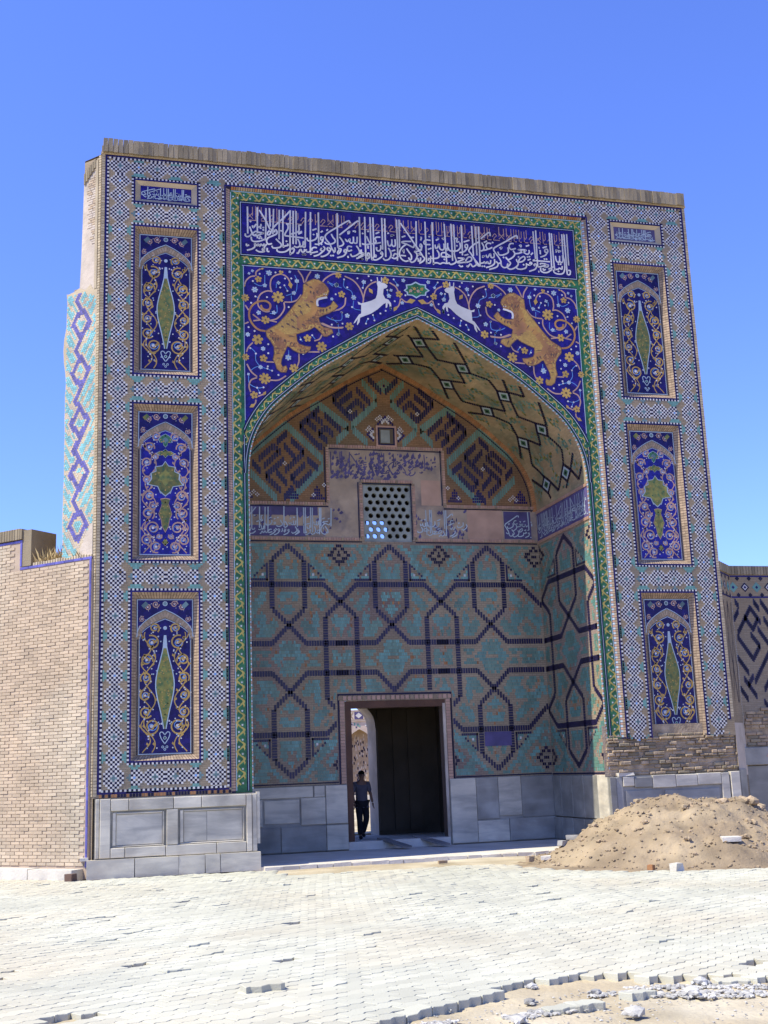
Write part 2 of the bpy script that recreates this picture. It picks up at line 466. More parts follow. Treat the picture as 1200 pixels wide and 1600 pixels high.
# ---- outlines of the painted tilework, in millimetres on the front plane (x, height)
INS_S = [[[-3289,12146],[-3289,11592]],[[-3101,12147],[-3107,11509]],[[-2933,12146],[-2950,11555],[-2990,11492],[-3072,11452],[-3174,11438],[-3219,11472],[-3224,11532]],[[-2866,12152],[-2857,11772]],[[-2786,12143],[-2808,11616]],[[-2675,12136],[-2690,11522]],[[-2606,12142],[-2616,11429],[-2591,11393],[-2560,11401],[-2519,11415],[-2528,11448]],[[-2462,12144],[-2482,11298],[-2460,11256],[-2423,11275],[-2401,11337],[-2427,11368],[-2453,11333]],[[-2405,12138],[-2420,11446]],[[-2348,12138],[-2363,11450]],[[-2162,12138],[-2187,11410]],[[-3063,12095],[-2952,11906],[-2863,11716],[-2844,11663],[-2875,11605],[-2911,11602],[-2905,11647],[-2853,11706]],[[-2468,12127],[-2611,11959],[-2769,11790],[-2864,11650]],[[-3252,11737],[-3217,11642],[-3183,11568],[-3131,11584],[-3100,11608]],[[-3335,11588],[-3335,11544],[-3295,11526],[-3244,11552],[-3213,11598]],[[-3192,11600],[-3141,11648],[-3069,11633],[-2983,11629],[-3039,11602],[-3101,11564],[-3172,11558]],[[-3200,11764],[-3180,11722],[-3139,11780],[-3128,11803]],[[-3036,11811],[-3037,11767],[-3088,11741],[-3109,11750]],[[-2772,11658],[-2771,11691],[-2750,11715],[-2725,11673],[-2741,11628],[-2804,11589],[-2897,11538],[-2928,11491],[-2929,11447],[-2899,11406],[-2827,11423]],[[-2930,11404],[-2972,11346],[-2978,11291],[-3003,11310],[-3014,11277],[-2973,11258],[-3014,11239],[-3085,11238],[-3141,11272]],[[-2976,11411],[-3002,11365],[-3042,11394],[-3063,11349],[-3093,11390],[-3114,11356],[-3159,11396],[-3160,11330],[-3217,11282],[-3309,11248]],[[-3317,11383],[-3313,11340],[-3267,11360]],[[-2753,11528],[-2713,11487],[-2652,11426],[-2664,11371],[-2726,11344],[-2808,11337],[-2833,11379]],[[-2921,11328],[-2922,11262],[-2881,11255]],[[-2737,11321],[-2727,11278],[-2666,11261],[-2573,11280],[-2510,11328],[-2489,11352]],[[-2582,11608],[-2214,11589]],[[-2520,11856],[-2511,11768],[-2565,11664],[-2582,11608]],[[-2302,11842],[-2299,11742],[-2347,11694],[-2410,11667],[-2462,11651]],[[-2551,11853],[-2489,11859]],[[-2313,11841],[-2250,11857]],[[-2316,11664],[-2243,11703]],[[-2316,11686],[-2242,11725]],[[-2329,11563],[-2299,11499],[-2291,11423],[-2343,11386],[-2405,11403]],[[-2216,11528],[-2217,11462],[-2270,11403],[-2301,11422]],[[-2356,11275],[-2325,11267],[-2282,11347],[-2242,11295],[-2200,11321],[-2157,11357]],[[-2065,12141],[-2085,11330],[-2054,11299],[-1939,11331]],[[-1909,12150],[-1920,11454]],[[-1536,12166],[-1545,11506],[-1514,11476],[-1450,11503],[-1428,11549],[-1468,11624],[-1508,11676]],[[-1095,12127],[-1100,11498]],[[-1287,11975],[-1296,12019],[-1339,12015],[-1523,11887],[-1718,11748],[-1788,11664],[-1764,11588],[-1703,11516],[-1664,11419],[-1623,11356]],[[-1109,12024],[-1146,12027],[-1311,11883],[-1507,11710]],[[-1666,11719],[-1636,11654],[-1595,11602],[-1607,11546],[-1693,11505],[-1766,11510],[-1802,11541]],[[-2151,11600],[-2132,11546],[-2069,11541],[-1985,11581],[-1947,11639],[-1950,11717]],[[-2038,11765],[-1953,11805]],[[-1847,11648],[-1879,11623],[-1869,11579],[-1832,11594],[-1831,11638],[-1847,11648]],[[-1832,11594],[-1850,11537],[-1924,11486],[-1998,11480]],[[-1876,11734],[-1833,11771]],[[-1759,11778],[-1732,11813]],[[-2059,11343],[-2052,11388],[-1999,11414],[-1958,11406]],[[-1831,11450],[-1801,11408],[-1834,11350],[-1886,11368],[-1863,11414]],[[-1834,11350],[-1930,11265],[-2025,11230]],[[-1726,11436],[-1759,11400],[-1718,11359],[-1685,11395],[-1726,11436]],[[-1691,11373],[-1751,11290],[-1837,11240],[-1889,11235]],[[-1600,11446],[-1602,11369],[-1635,11333]],[[-1537,11418],[-1484,11423],[-1497,11366],[-1540,11318],[-1550,11351],[-1517,11398]],[[-1260,11485],[-1334,11490],[-1357,11444],[-1337,11390],[-1262,11418]],[[-1410,11417],[-1422,11372],[-1380,11364],[-1379,11409],[-1410,11417]],[[-1370,11365],[-1436,11282],[-1564,11234]],[[-1174,11515],[-1133,11451],[-1115,11375],[-1180,11314],[-1266,11285],[-1296,11338]],[[-1080,11444],[-1083,11366],[-1115,11363]],[[-1382,11642],[-1383,11631],[-1352,11589],[-1297,11649],[-1305,11582],[-1257,11563],[-1230,11599],[-1226,11700]],[[-1230,11599],[-1204,11568],[-1161,11583],[-1151,11706]],[[-1346,11779],[-1303,11805],[-1315,11760],[-1347,11757]],[[-1239,11811],[-1185,11821],[-1197,11792]],[[-2221,11517],[-2229,11406],[-2177,11410]],[[-2271,11359],[-2252,11305],[-2210,11309],[-2199,11365]],[[-2169,11312],[-2127,11304],[-2085,11330]],[[-1024,11360],[-1072,11378],[-1063,11334],[-1025,11337],[-1096,11287],[-1183,11247]],[[-1351,11289],[-1342,11246]],[[-1055,11558],[-1001,11562]],[[-1095,12127],[-1094,11499]],[[-987,12137],[-990,11284],[-958,11270],[-920,11290],[-917,11368],[-949,11377],[-956,11320],[-919,11323]],[[-879,12141],[-877,11304],[-840,11296],[-816,11343],[-784,11345],[-797,11300]],[[-820,12140],[-824,11443],[-818,11298]],[[-641,12145],[-645,11479]],[[-582,12139],[-589,11327]],[[-340,12137],[-343,11459],[-358,11267]],[[-288,12142],[-302,11541]],[[61,12138],[41,11535]],[[-263,12070],[-84,11796],[18,11635],[101,11529]],[[-963,11733],[-924,11636],[-899,11582],[-991,11552],[-1060,11569]],[[-899,11582],[-807,11589],[-677,11623]],[[-684,11734],[-759,11728],[-793,11692],[-773,11637],[-807,11589]],[[-778,11800],[-701,11840]],[[-778,11513],[-759,11448],[-705,11452],[-681,11510],[-685,11566]],[[-530,11522],[-490,11447],[-482,11369],[-528,11287],[-605,11259],[-646,11300]],[[-473,11325],[-409,11308],[-364,11334],[-330,11370]],[[-439,11350],[-405,11409],[-362,11401]],[[-468,11460],[-391,11489]],[[-545,11678],[-528,11579],[-485,11571],[-455,11630],[-452,11709]],[[-456,11607],[-431,11564],[-387,11590],[-387,11714]],[[-540,11825],[-507,11840]],[[-476,11786],[-410,11803],[-477,11774]],[[-685,11409],[-663,11422],[-654,11389],[-686,11387],[-685,11409]],[[-648,11401],[-667,11332],[-766,11257],[-841,11246]],[[7,11634],[-17,11575],[-71,11594],[-156,11632],[-253,11658],[-209,11684],[-55,11697]],[[-156,11632],[-235,11569],[-293,11485],[-308,11394],[-268,11308],[-194,11269],[-128,11285]],[[-249,11771],[-171,11806]],[[-63,11775],[4,11792]],[[-160,11541],[-119,11477],[-68,11402],[-72,11323],[-105,11309],[-125,11353]],[[-106,11287],[-64,11256],[3,11295],[51,11389],[38,11456],[1,11487],[89,11505],[157,11544]],[[-240,11467],[-216,11514],[-219,11435]],[[-286,11385],[-178,11382]],[[61,11356],[80,11301],[113,11304],[122,11372]],[[-1139,11284],[-1095,11309],[-1030,11359],[-1051,11369]],[[-1113,11419],[-1088,11377],[-1115,11352]],[[245,12143],[240,11325],[254,11270],[309,11274],[323,11343],[286,11363],[278,11317]],[[394,12145],[382,11314],[397,11281],[463,11286],[518,11268],[574,11295],[640,11289],[696,11293]],[[644,12132],[650,11584],[657,11290]],[[784,12145],[782,11356]],[[839,12138],[841,11622],[823,11507],[865,11351],[908,11321],[1021,11341],[1077,11345],[1169,11386],[1183,11445],[1128,11463],[1069,11401],[1054,11343]],[[1002,12140],[995,11487]],[[1221,12136],[1225,11494]],[[1363,12137],[1366,11608]],[[38,11580],[101,11517],[162,11409],[203,11356],[167,11297],[89,11246]],[[34,11489],[145,11532]],[[117,11632],[140,11656],[160,11612],[126,11598],[117,11632]],[[160,11612],[135,11543],[67,11503]],[[136,11803],[157,11794],[138,11735]],[[343,11752],[255,11756],[209,11718],[217,11662],[338,11661]],[[278,11554],[357,11589]],[[466,11558],[506,11482],[491,11401],[402,11372],[336,11378],[332,11423]],[[548,11428],[562,11498],[629,11514],[694,11474],[748,11444],[647,11425],[537,11428]],[[432,11669],[445,11590],[491,11628],[516,11687],[528,11597],[577,11567],[617,11604],[617,11707]],[[656,11607],[688,11576],[696,11725]],[[692,11656],[732,11568],[832,11565]],[[453,11762],[511,11800],[489,11810]],[[578,11806],[623,11821],[599,11785]],[[832,11565],[900,11582],[959,11655],[954,11757]],[[846,11828],[902,11845],[887,11763],[944,11779]],[[1064,11721],[1109,11724],[1105,11655],[1061,11663],[1064,11721]],[[1104,11644],[1033,11570],[931,11539]],[[1033,11775],[1159,11826]],[[1034,11490],[1120,11519]],[[1373,11815],[1244,11735],[1136,11612],[1177,11535],[1249,11416],[1343,11297]],[[1073,11277],[1094,11250],[1153,11317],[1195,11263],[1253,11290],[1289,11327]],[[891,11422],[1025,11421],[944,11369],[887,11342]],[[697,11316],[739,11274],[818,11302],[865,11351]],[[58,11300],[102,11292],[121,11361]],[[906,11275],[949,11244],[994,11259]],[[1300,12132],[1299,11511]],[[1363,12137],[1361,11619],[1353,11275]],[[2537,12133],[2551,11576],[2553,11518],[2494,11502]],[[1607,11950],[1600,12019],[1554,12009],[1399,11875]],[[2189,11941],[2181,11998],[2135,11994],[1932,11861],[1695,11715],[1663,11655],[1709,11578],[1782,11469],[1801,11401],[1742,11374],[1700,11416]],[[1417,11796],[1457,11707],[1441,11637],[1383,11609]],[[1620,11789],[1541,11794],[1503,11734],[1545,11668],[1638,11710]],[[1545,11668],[1487,11640],[1441,11637]],[[1462,11799],[1532,11840]],[[1492,11538],[1523,11483],[1584,11568],[1602,11489],[1660,11505],[1665,11586]],[[1357,11344],[1425,11361],[1449,11386],[1470,11353],[1517,11391],[1527,11357],[1572,11361],[1587,11431]],[[1228,11448],[1288,11316],[1342,11275]],[[1409,11474],[1457,11512],[1411,11497]],[[1668,11460],[1663,11368],[1591,11305],[1476,11262]],[[1742,11362],[1716,11303],[1645,11264],[1541,11227]],[[2102,11829],[2032,11823],[1994,11762],[2036,11696],[2141,11728]],[[1970,11737],[1977,11669],[1963,11621],[1868,11568],[1777,11560],[1747,11627]],[[1786,11711],[1844,11727],[1807,11678]],[[1911,11525],[1974,11438],[2005,11394],[1944,11321],[1862,11292],[1808,11333],[1801,11401]],[[2080,11677],[2110,11610],[2071,11538],[1965,11472],[1910,11513]],[[2110,11610],[2203,11629],[2298,11671],[2358,11711],[2197,11704],[2230,11689],[2297,11660],[2375,11620],[2424,11658],[2422,11716]],[[2214,11792],[2261,11807],[2246,11760]],[[2358,11792],[2435,11822]],[[2138,11497],[2157,11441],[2249,11448],[2322,11511],[2303,11567],[2219,11515],[2181,11454]],[[2168,11442],[2164,11372],[2079,11297],[1986,11267],[1931,11308],[1948,11390]],[[2339,11420],[2360,11399],[2417,11392],[2466,11430],[2433,11451],[2417,11392]],[[2349,11398],[2333,11328],[2238,11286],[2147,11290],[2127,11335]],[[2378,11493],[2449,11521]],[[2456,11614],[2505,11665]],[[2532,11377],[2510,11399],[2546,11425],[2566,11380],[2527,11308],[2397,11252]],[[2597,12162],[2589,11463],[2600,11371],[2647,11375],[2706,11391],[2778,11431],[2675,11446],[2639,11420]],[[2892,12129],[2892,11393],[2862,11310],[2789,11258],[2708,11252],[2652,11283],[2651,11352]],[[2938,12121],[2950,11398],[2981,11342],[3028,11346],[3065,11372],[3110,11352],[3127,11423]],[[2950,11398],[2817,11330]],[[3167,12123],[3163,11671],[3182,11532],[3175,11357],[3126,11261],[3020,11241],[2941,11270],[2928,11327]],[[3214,12121],[3218,11698],[3223,11303],[3236,11246],[3284,11255],[3295,11331],[3249,11339]],[[3274,12132],[3269,11446]],[[2487,11490],[2563,11495],[2864,11496]],[[2766,11756],[2825,11760],[2827,11702],[2774,11698],[2766,11756]],[[2827,11702],[2769,11628],[2661,11578]],[[2722,11787],[2818,11824]],[[2642,11804],[2651,11764]],[[2666,11736],[2666,11643]],[[2991,11634],[3006,11530],[3051,11499],[3077,11536],[3085,11641]],[[3077,11536],[3109,11497],[3146,11529],[3150,11658]],[[2999,11751],[3035,11766],[3007,11705]],[[3058,11756],[3116,11749],[3055,11720]],[[3071,11850],[3079,11804]],[[2703,11344],[2711,11299],[2759,11325]],[[2600,11279],[2609,11245]],[[2802,11433],[2823,11411],[2797,11375],[2717,11380]]]
INS_D = [[-3235,11843],[-3042,11723],[-2991,11738],[-2992,11689],[-2232,11252],[-2191,11255],[-3071,11512],[-3030,11515],[-3050,11547],[-2647,11702],[-2548,11495],[-2014,11678],[-2232,11247],[-2191,11250],[-1684,11268],[-1642,11272],[-1867,11491],[-1098,11243],[-1060,11246],[-768,11503],[-1098,11243],[-1066,11245],[-939,11523],[-940,11489],[75,11436],[109,11450],[-927,11837],[-1037,11783],[888,11683],[75,11425],[113,11434],[296,11471],[319,11830],[611,11371],[1650,11815],[1864,11510],[2187,11547],[2285,11387],[2383,11562],[2424,11571],[1398,11285],[1444,11288],[2746,11545],[2792,11548],[3036,11300],[3048,11458],[3095,11461]]
TIGER = [[-2242,10634],[-2158,10701],[-2041,10762],[-1941,10752],[-1826,10681],[-1762,10599],[-1739,10531],[-1784,10423],[-1884,10390],[-1976,10367],[-1995,10270],[-1980,10202],[-1906,10190],[-1823,10195],[-1722,10254],[-1669,10344],[-1620,10296],[-1572,10238],[-1641,10156],[-1760,10079],[-1860,10038],[-1961,9980],[-1946,9912],[-1916,9828],[-1859,9797],[-1768,9786],[-1703,9755],[-1688,9688],[-1806,9612],[-1872,9608],[-1920,9674],[-2000,9754],[-2048,9785],[-2132,9729],[-2264,9670],[-2396,9619],[-2383,9493],[-2351,9435],[-2238,9399],[-2124,9389],[-2142,9320],[-2242,9247],[-2355,9249],[-2468,9302],[-2532,9357],[-2572,9372],[-2682,9121],[-2700,9020],[-2669,8963],[-2604,8992],[-2581,8926],[-2606,8858],[-2703,8853],[-2782,8915],[-2805,8998],[-2851,9096],[-2825,9214],[-2831,9348],[-2885,9446],[-2964,9543],[-2978,9660],[-2864,9735],[-2766,9792],[-2684,9882],[-2550,10044],[-2433,10206],[-2331,10334],[-2255,10443]]
TAIL = [[-2946,9645],[-3107,9669],[-3217,9764],[-3280,9895],[-3278,10030],[-3212,10154],[-3098,10230],[-2969,10247],[-2889,10193],[-2890,10107],[-2955,10069],[-3036,10098],[-3059,10164]]
MOUTH = [[-1784,10403],[-1884,10378],[-1965,10342],[-1982,10271],[-1968,10212]]
STRIPES = [[[-2320,10111],[-2276,10036]],[[-2420,10018],[-2372,9962]],[[-2504,9928],[-2443,9877]],[[-2587,9837],[-2531,9798]],[[-2202,10256],[-2146,10191]],[[-2118,10314],[-2069,10283]],[[-2351,10212],[-2302,10172]],[[-2685,9780],[-2646,9748]],[[-2897,9682],[-2858,9634]],[[-2293,9838],[-2229,9800]],[[-2177,9914],[-2111,9901]],[[-2093,9988],[-2044,9966]],[[-2393,9747],[-2345,9716]],[[-2859,9549],[-2844,9491]],[[-2803,9535],[-2796,9477]],[[-2747,9539],[-2748,9480]],[[-2626,9512],[-2611,9462]],[[-2497,9469],[-2514,9417]],[[-2432,9456],[-2458,9395]],[[-2560,9584],[-2462,9573]],[[-2791,9334],[-2743,9320]],[[-2792,9233],[-2736,9219]],[[-2778,9133],[-2730,9127]],[[-1924,10154],[-1925,10102]],[[-1865,10167],[-1862,10115]],[[-1807,10179],[-1800,10128]],[[-1739,10218],[-1732,10176]],[[-2045,9905],[-1996,9891]],[[-1966,9808],[-1942,9775]],[[-1868,9762],[-1837,9679]],[[-2208,10671],[-2160,10623]],[[-2113,10522],[-2098,10471]],[[-2047,10509],[-2040,10449]],[[-1980,10531],[-1973,10480]],[[-2127,10608],[-2078,10576]],[[-2337,9343],[-2322,9285]],[[-2256,9331],[-2249,9280]],[[-2490,9792],[-2426,9745]]]
EYE = [[[-1841,10463]],[[-1799,10461]]]
VINE = [[[-2852,10435],[-2875,10554],[-2856,10693],[-2781,10776],[-2666,10811],[-2568,10775],[-2505,10684],[-2482,10565]],[[-2836,10445],[-2933,10455],[-3047,10396],[-3114,10280],[-3108,10144],[-3036,10063],[-2956,10035],[-2891,10056]],[[-2620,10245],[-2614,10126],[-2665,10020],[-2764,9911],[-2894,9869],[-2975,9863]],[[-2611,10254],[-2480,10263],[-2365,10314],[-2288,10423]],[[-3164,10739],[-3253,10715],[-3334,10632],[-3360,10553]],[[-3147,10740],[-3138,10827],[-3056,10894]],[[-2335,10914],[-2255,10789],[-2225,10670]],[[-2087,10915],[-2156,10797],[-2200,10680]],[[-1876,10695],[-1807,10788],[-1670,10885],[-1552,10912]],[[-3357,10144],[-3294,10046]],[[-3377,9770],[-3297,9809]],[[-3215,9967],[-3072,9857]],[[-3208,9840],[-3071,9866]],[[-2910,9868],[-2765,9843]],[[-1931,9878],[-1833,9833],[-1701,9798],[-1502,9802]],[[-2055,9512],[-1956,9552],[-1904,9640]],[[-1489,10218],[-1574,10160]],[[-3222,9410],[-3303,9321],[-3344,9219]],[[-3339,8986],[-3262,8841],[-3152,8747]],[[-3152,8730],[-3264,8675],[-3305,8557],[-3275,8443]],[[-3182,8300],[-3191,8234],[-3255,8165]],[[-3142,8367],[-3014,8423]],[[-2914,8692],[-2754,8700],[-2608,8791]],[[-2988,9046],[-2828,9047]],[[-2356,9240],[-2359,9089],[-2394,8986]],[[-2175,9284],[-1962,9296]],[[-1427,10864],[-1261,10788],[-1139,10643],[-1072,10451],[-1080,10341]],[[-1072,10429],[-1012,10631],[-902,10749],[-794,10801]],[[-537,10797],[-411,10718],[-352,10589]],[[-324,10481],[-362,10346],[-452,10230]],[[-313,10481],[-230,10421],[-122,10417]],[[-1420,10427],[-1446,10273],[-1553,10179],[-1721,10124]],[[-1894,9876],[-1689,9803],[-1481,9816]]]
LEAF = [[[-2505,10684],[-2475,10531]],[[-3191,8217],[-3302,8147]],[[-3046,8388],[-2989,8473]],[[-3056,10885],[-2991,10908]],[[-3352,10554],[-3376,10501]],[[-406,10321],[-475,10206]],[[-208,10418],[-22,10468]],[[-958,10656],[-878,10541]]]
FLOWER = [[-2732,10344,122,8],[-3355,10289,109,8],[-3100,10678,68,5],[-2980,9872,84,6],[-3133,9474,106,6],[-1553,10877,94,7],[-1498,10487,73,5],[-2185,9555,76,5],[-3361,9118,99,7],[-3027,9111,76,5],[-3009,8717,114,8],[-3212,8389,76,5],[-2459,8949,88,6],[-1919,9401,106,7],[-2665,10849,46,3],[-1365,9845,86,6],[-353,10567,72,5],[-621,10835,80,5]]
WFLOWER = [[-2895,10820,58,6],[-2980,10563,43,5],[-3172,10464,61,6],[-2718,10634,38,4],[-2365,10694,46,6],[-2427,10448,43,5],[-1964,10820,55,6],[-1593,10672,46,6],[-3105,10008,46,5],[-2819,10027,43,5],[-3316,9564,46,6],[-3276,10782,27,4],[-3211,10839,30,4],[-1580,9677,30,4],[-1693,10378,33,5],[-2497,10872,27,4],[-3032,9300,46,6],[-2560,9153,61,6],[-3085,8936,43,6],[-3313,8788,27,4],[-1591,10666,46,5],[-1262,10438,53,6],[-1050,10771,46,5],[-558,10519,46,5],[-1400,10059,49,5],[-295,10394,38,5],[-377,10753,30,5],[-254,10862,42,5],[-511,10640,34,4],[-1589,9670,34,4]]
DOTS = [[-3074,10789],[-3205,10633],[-2943,10329],[-3244,10194],[-2532,10157],[-3161,10328],[-2772,10838],[-2591,10730],[-2471,10739],[-2605,10590],[-2687,10541],[-2550,10482],[-3298,9708],[-3187,9639],[-1759,10713],[-1615,10479],[-1509,10121],[-1696,9979],[-1591,9883],[-1708,9858],[-2094,9620],[-2317,9522],[-1690,9619],[-3272,9298],[-3169,9195],[-2934,9393],[-2937,9216],[-2950,8957],[-2871,8877],[-2752,8800],[-3155,8532],[-3036,8545],[-3109,8435],[-2274,9237],[-2958,8914],[-1757,10719],[-1440,10797],[-1382,10637],[-1175,10839],[-950,10899],[-1075,10648],[-1300,10239],[-1503,10117],[-1694,9975],[-1593,9885],[-1499,9891],[-992,10020],[-1037,9920],[-866,9996],[-893,10103],[-743,10145],[-635,10207],[-448,10870],[-445,10417],[-224,10554],[-586,10639],[-900,10815]]
BSTEM = [[[-2977,10770],[-2980,10581]],[[-3190,10600],[-3077,10548],[-2980,10572]],[[-2358,10643],[-2377,10503],[-2427,10448],[-2576,10386]],[[-2478,10392],[-2472,10255]],[[-2759,10184],[-2762,10030],[-2892,10005]],[[-3256,9299],[-3177,9211],[-3171,9061],[-3085,8941]],[[-3277,8856],[-3181,8928],[-3085,8941],[-2871,8877]],[[-2549,9297],[-2551,9179]],[[-2895,10794],[-2959,10858]],[[-2760,10614],[-2761,10527]],[[-2605,10590],[-2550,10482]],[[-1759,10713],[-1661,10641]],[[-1594,10646],[-1494,10618]],[[-1696,9979],[-1591,9883],[-1572,9695]],[[-3310,8772],[-3296,8607],[-3155,8532],[-3036,8545]],[[-3147,8524],[-3109,8435]],[[-3161,10328],[-3081,10299]],[[-2403,10813],[-2364,10729]],[[-2332,9581],[-2285,9481]],[[-2094,9620],[-2038,9547]],[[-1264,10372],[-1269,10219],[-1112,10186]],[[-1807,10011],[-1684,9954],[-1518,9965],[-1503,10117]],[[-1440,10786],[-1445,10643],[-1310,10566],[-1272,10459]],[[-1037,9930],[-1002,10019]],[[-865,10006],[-893,10114]],[[-1051,10738],[-1075,10648]],[[-1757,10719],[-1643,10673]],[[-448,10870],[-377,10764]],[[-570,10486],[-586,10639]]]
DEER = [[-794,10778],[-740,10816],[-698,10785],[-624,10769],[-578,10728],[-595,10682],[-660,10656],[-675,10544],[-636,10459],[-572,10441],[-522,10368],[-516,10248],[-549,10223],[-555,10333],[-586,10375],[-600,10286],[-633,10262],[-628,10372],[-683,10335],[-793,10229],[-924,10133],[-1096,10057],[-1149,10032],[-1163,9944],[-1207,9876],[-1217,9897],[-1192,10007],[-1247,9928],[-1286,9904],[-1245,9982],[-1168,10096],[-1125,10120],[-1119,10295],[-1172,10302],[-1187,10356],[-1118,10328],[-1022,10356],[-915,10396],[-828,10446],[-793,10536],[-776,10691]]
ANTLER = [[[-780,10890],[-769,10780]],[[-694,10896],[-698,10796]]]
CART = [[-220,10654],[-164,10702],[-171,10779],[-62,10798],[32,10856],[123,10812],[243,10809],[240,10742],[314,10685],[246,10642],[232,10574],[123,10567],[33,10505],[-51,10555],[-159,10558],[-157,10614]]
FRET = [[[-2333,8278],[-2107,8489]],[[-2719,7901],[-2408,8199],[-2239,8054]],[[-2611,7754],[-2300,8064]],[[-2186,8232],[-1945,7950]],[[-2036,8352],[-1756,8082],[-2173,7667]],[[-2578,7555],[-2180,7917]],[[-2578,7555],[-2254,7241]],[[-2357,7661],[-2129,7393]],[[-2040,7520],[-1737,7830]],[[-2064,7569],[-1908,7361],[-1604,7670]],[[-1697,7932],[-1466,7737]],[[-2208,7093],[-1996,7309]],[[-2853,7847],[-2674,7640]],[[-1406,9055],[-1843,8651],[-1416,8195],[-1249,8341],[-1446,8500],[-1279,8635],[-1119,8474]],[[-1561,8906],[-1339,8722]],[[-1690,8773],[-1481,8589]],[[-1309,8930],[-951,8583]],[[-688,9661],[-1122,9262],[-739,8862],[-581,8999]],[[-971,9190],[-683,9412]],[[-691,9150],[-585,9259],[-411,9084]],[[-602,9521],[-290,9207]],[[-823,9015],[-691,9150]],[[-335,9784],[-34,9468]]]
TEAL = [[[-2140,8678],[-1263,7844]],[[-1313,7843],[-2075,7046]],[[-2892,7621],[-2343,7065]],[[-2887,8045],[-2140,8678]],[[-1429,9144],[-784,8654]],[[-785,8628],[-1254,8150]],[[-517,9762],[-144,9305]],[[-146,9253],[-732,8682]],[[-708,8631],[-286,8233]],[[-1429,9144],[-1785,9000]]]
FWHITE = [[-2170,7805],[-743,8987],[-2899,7127],[-2826,7190],[-2754,7130],[-2827,7104],[-1631,7093],[-1580,7144],[-1532,7095],[-1482,7084],[-1351,7362],[-1324,7413],[-1327,7313],[-376,8592],[-336,8645],[-313,8581],[-162,8834],[-95,8889],[-58,8825]]
# ---------------------------------------------------------------- the portal: proportions
HALF = 6.0           # half width of the front
TOP = 12.93          # top of the tiled front
RC = .05             # the middle bay lies this far behind the piers
YB = 2.78            # back wall of the arched bay
XJ = 3.34            # half width of the arch opening
ARCH = cr([(0, 10.1), (.65, 9.78), (1.35, 9.36), (2.0, 8.95), (2.58, 8.47), (2.91, 8.15), (3.14, 7.8), (3.26, 7.5), (3.32, 7.2), (3.34, 6.9)], 6)
FF = Fr((0, 0, 0), (1, 0, 0), (0, -1, 0))        # front plane of the piers
FC = Fr((0, RC, 0), (1, 0, 0), (0, -1, 0))       # recessed middle bay
FB = Fr((0, YB, 0), (1, 0, 0), (0, -1, 0))       # back wall
FRW = Fr((XJ, 0, 0), (0, -1, 0), (-1, 0, 0))     # right inner wall, u = -y
FLW = Fr((-XJ, 0, 0), (0, 1, 0), (1, 0, 0))      # left inner wall, u = y
XO, XI, PC = 5.419, 4.217, 4.818
PANELS = [(8.665, 11.578), (5.257, 8.147), (1.827, 4.747)]   # upper, middle, lower niche panel
SMALL = (12.02, 12.50)
ZD = 1.96            # height up to which the right pier has lost its tiles

portal = thing('portal_gateway', 'tall tile-covered gateway with pointed arched bay, tigers chasing deer above the arch', 'gateway', (0, 0, 0))

# ---- body of the gateway
mb = MB()
holes = [(XI + .03 - .0, XO - .03, a + .03, b - .03) for a, b in PANELS] + [(XI + .03, XO - .03, SMALL[0] + .03, SMALL[1] - .03)]
for s in (-1, 1):
    xs = [3.70, XI + .03, XO - .03, HALF]
    zs = sorted({1.27, TOP} | {h[2] for h in holes} | {h[3] for h in holes} | ({ZD} if s > 0 else set()))
    for i in range(3):
        for j in range(len(zs) - 1):
            xm, zm = (xs[i] + xs[i + 1]) / 2, (zs[j] + zs[j + 1]) / 2
            if any(h[0] < xm < h[1] and h[2] < zm < h[3] for h in holes) or (s > 0 and zm < ZD):
                continue
            x0, x1 = sorted((s * xs[i], s * xs[i + 1]))
            FF.rect(mb, x0, zs[j], x1, zs[j + 1], 0, 'buff')
FF.rect(mb, -3.70, 12.51, 3.70, TOP, 0, 'buff')
mb.build('front_brickwork', portal)

mb = MB()   # shell: left chamfer, sides, back, roof
cl, cu = .57, .32
def shell(path, z0, z1, mt):
    for a, b in zip(path, path[1:]):
        mb.face([(a[0], a[1], z0), (b[0], b[1], z0), (b[0], b[1], z1), (a[0], a[1], z1)], mt)
shell([(-6.45, 7), (-6.45, .45 + .03), (-6, .03)], 0, 10.4, 'buff')
shell([(-6.3, 7), (-6.3, .33), (-6, .03)], 10.4, 12.9, 'buff')
mb.face([(-6.3, .33, 10.4), (-6.3, 7, 10.4), (-6.45, 7, 10.4), (-6.45, .48, 10.4)], 'buff')
mb.face([(-6, .03, 0), (-6, 0, 0), (-6, 0, 12.93), (-6, .03, 12.93)], 'tan')
shell([(6, 0), (6, 7)], 0, 12.93, 'buff')
mb.face([(-6, .0, 12.93), (6, 0, 12.93), (6, 7, 12.93), (-6.3, 7, 12.93), (-6.3, .33, 12.93)], 'cope')
# rear wall with the way out and a high opening added to brighten lattice holes
for x0, x1, z0, z1 in ((-6.45, -1.3, 0, 12.93), (.45, 6, 0, 6.9), (-1.3, .45, 3.35, 6.9), (.45, .6, 6.9, 8.1), (-1.3, .45, 6.9, 12.93),
                       (.6, 1.75, 7.55, 12.93), (1.75, 6, 6.9, 12.93), (.45, .6, 8.1, 12.93), (.6, 1.75, 6.9, 7.02), (1.12, 1.75, 7.02, 7.55)):
    mb.face([(x1, 7, z0), (x0, 7, z0), (x0, 7, z1), (x1, 7, z1)], 'far')
mb.build('outer_walls', portal)

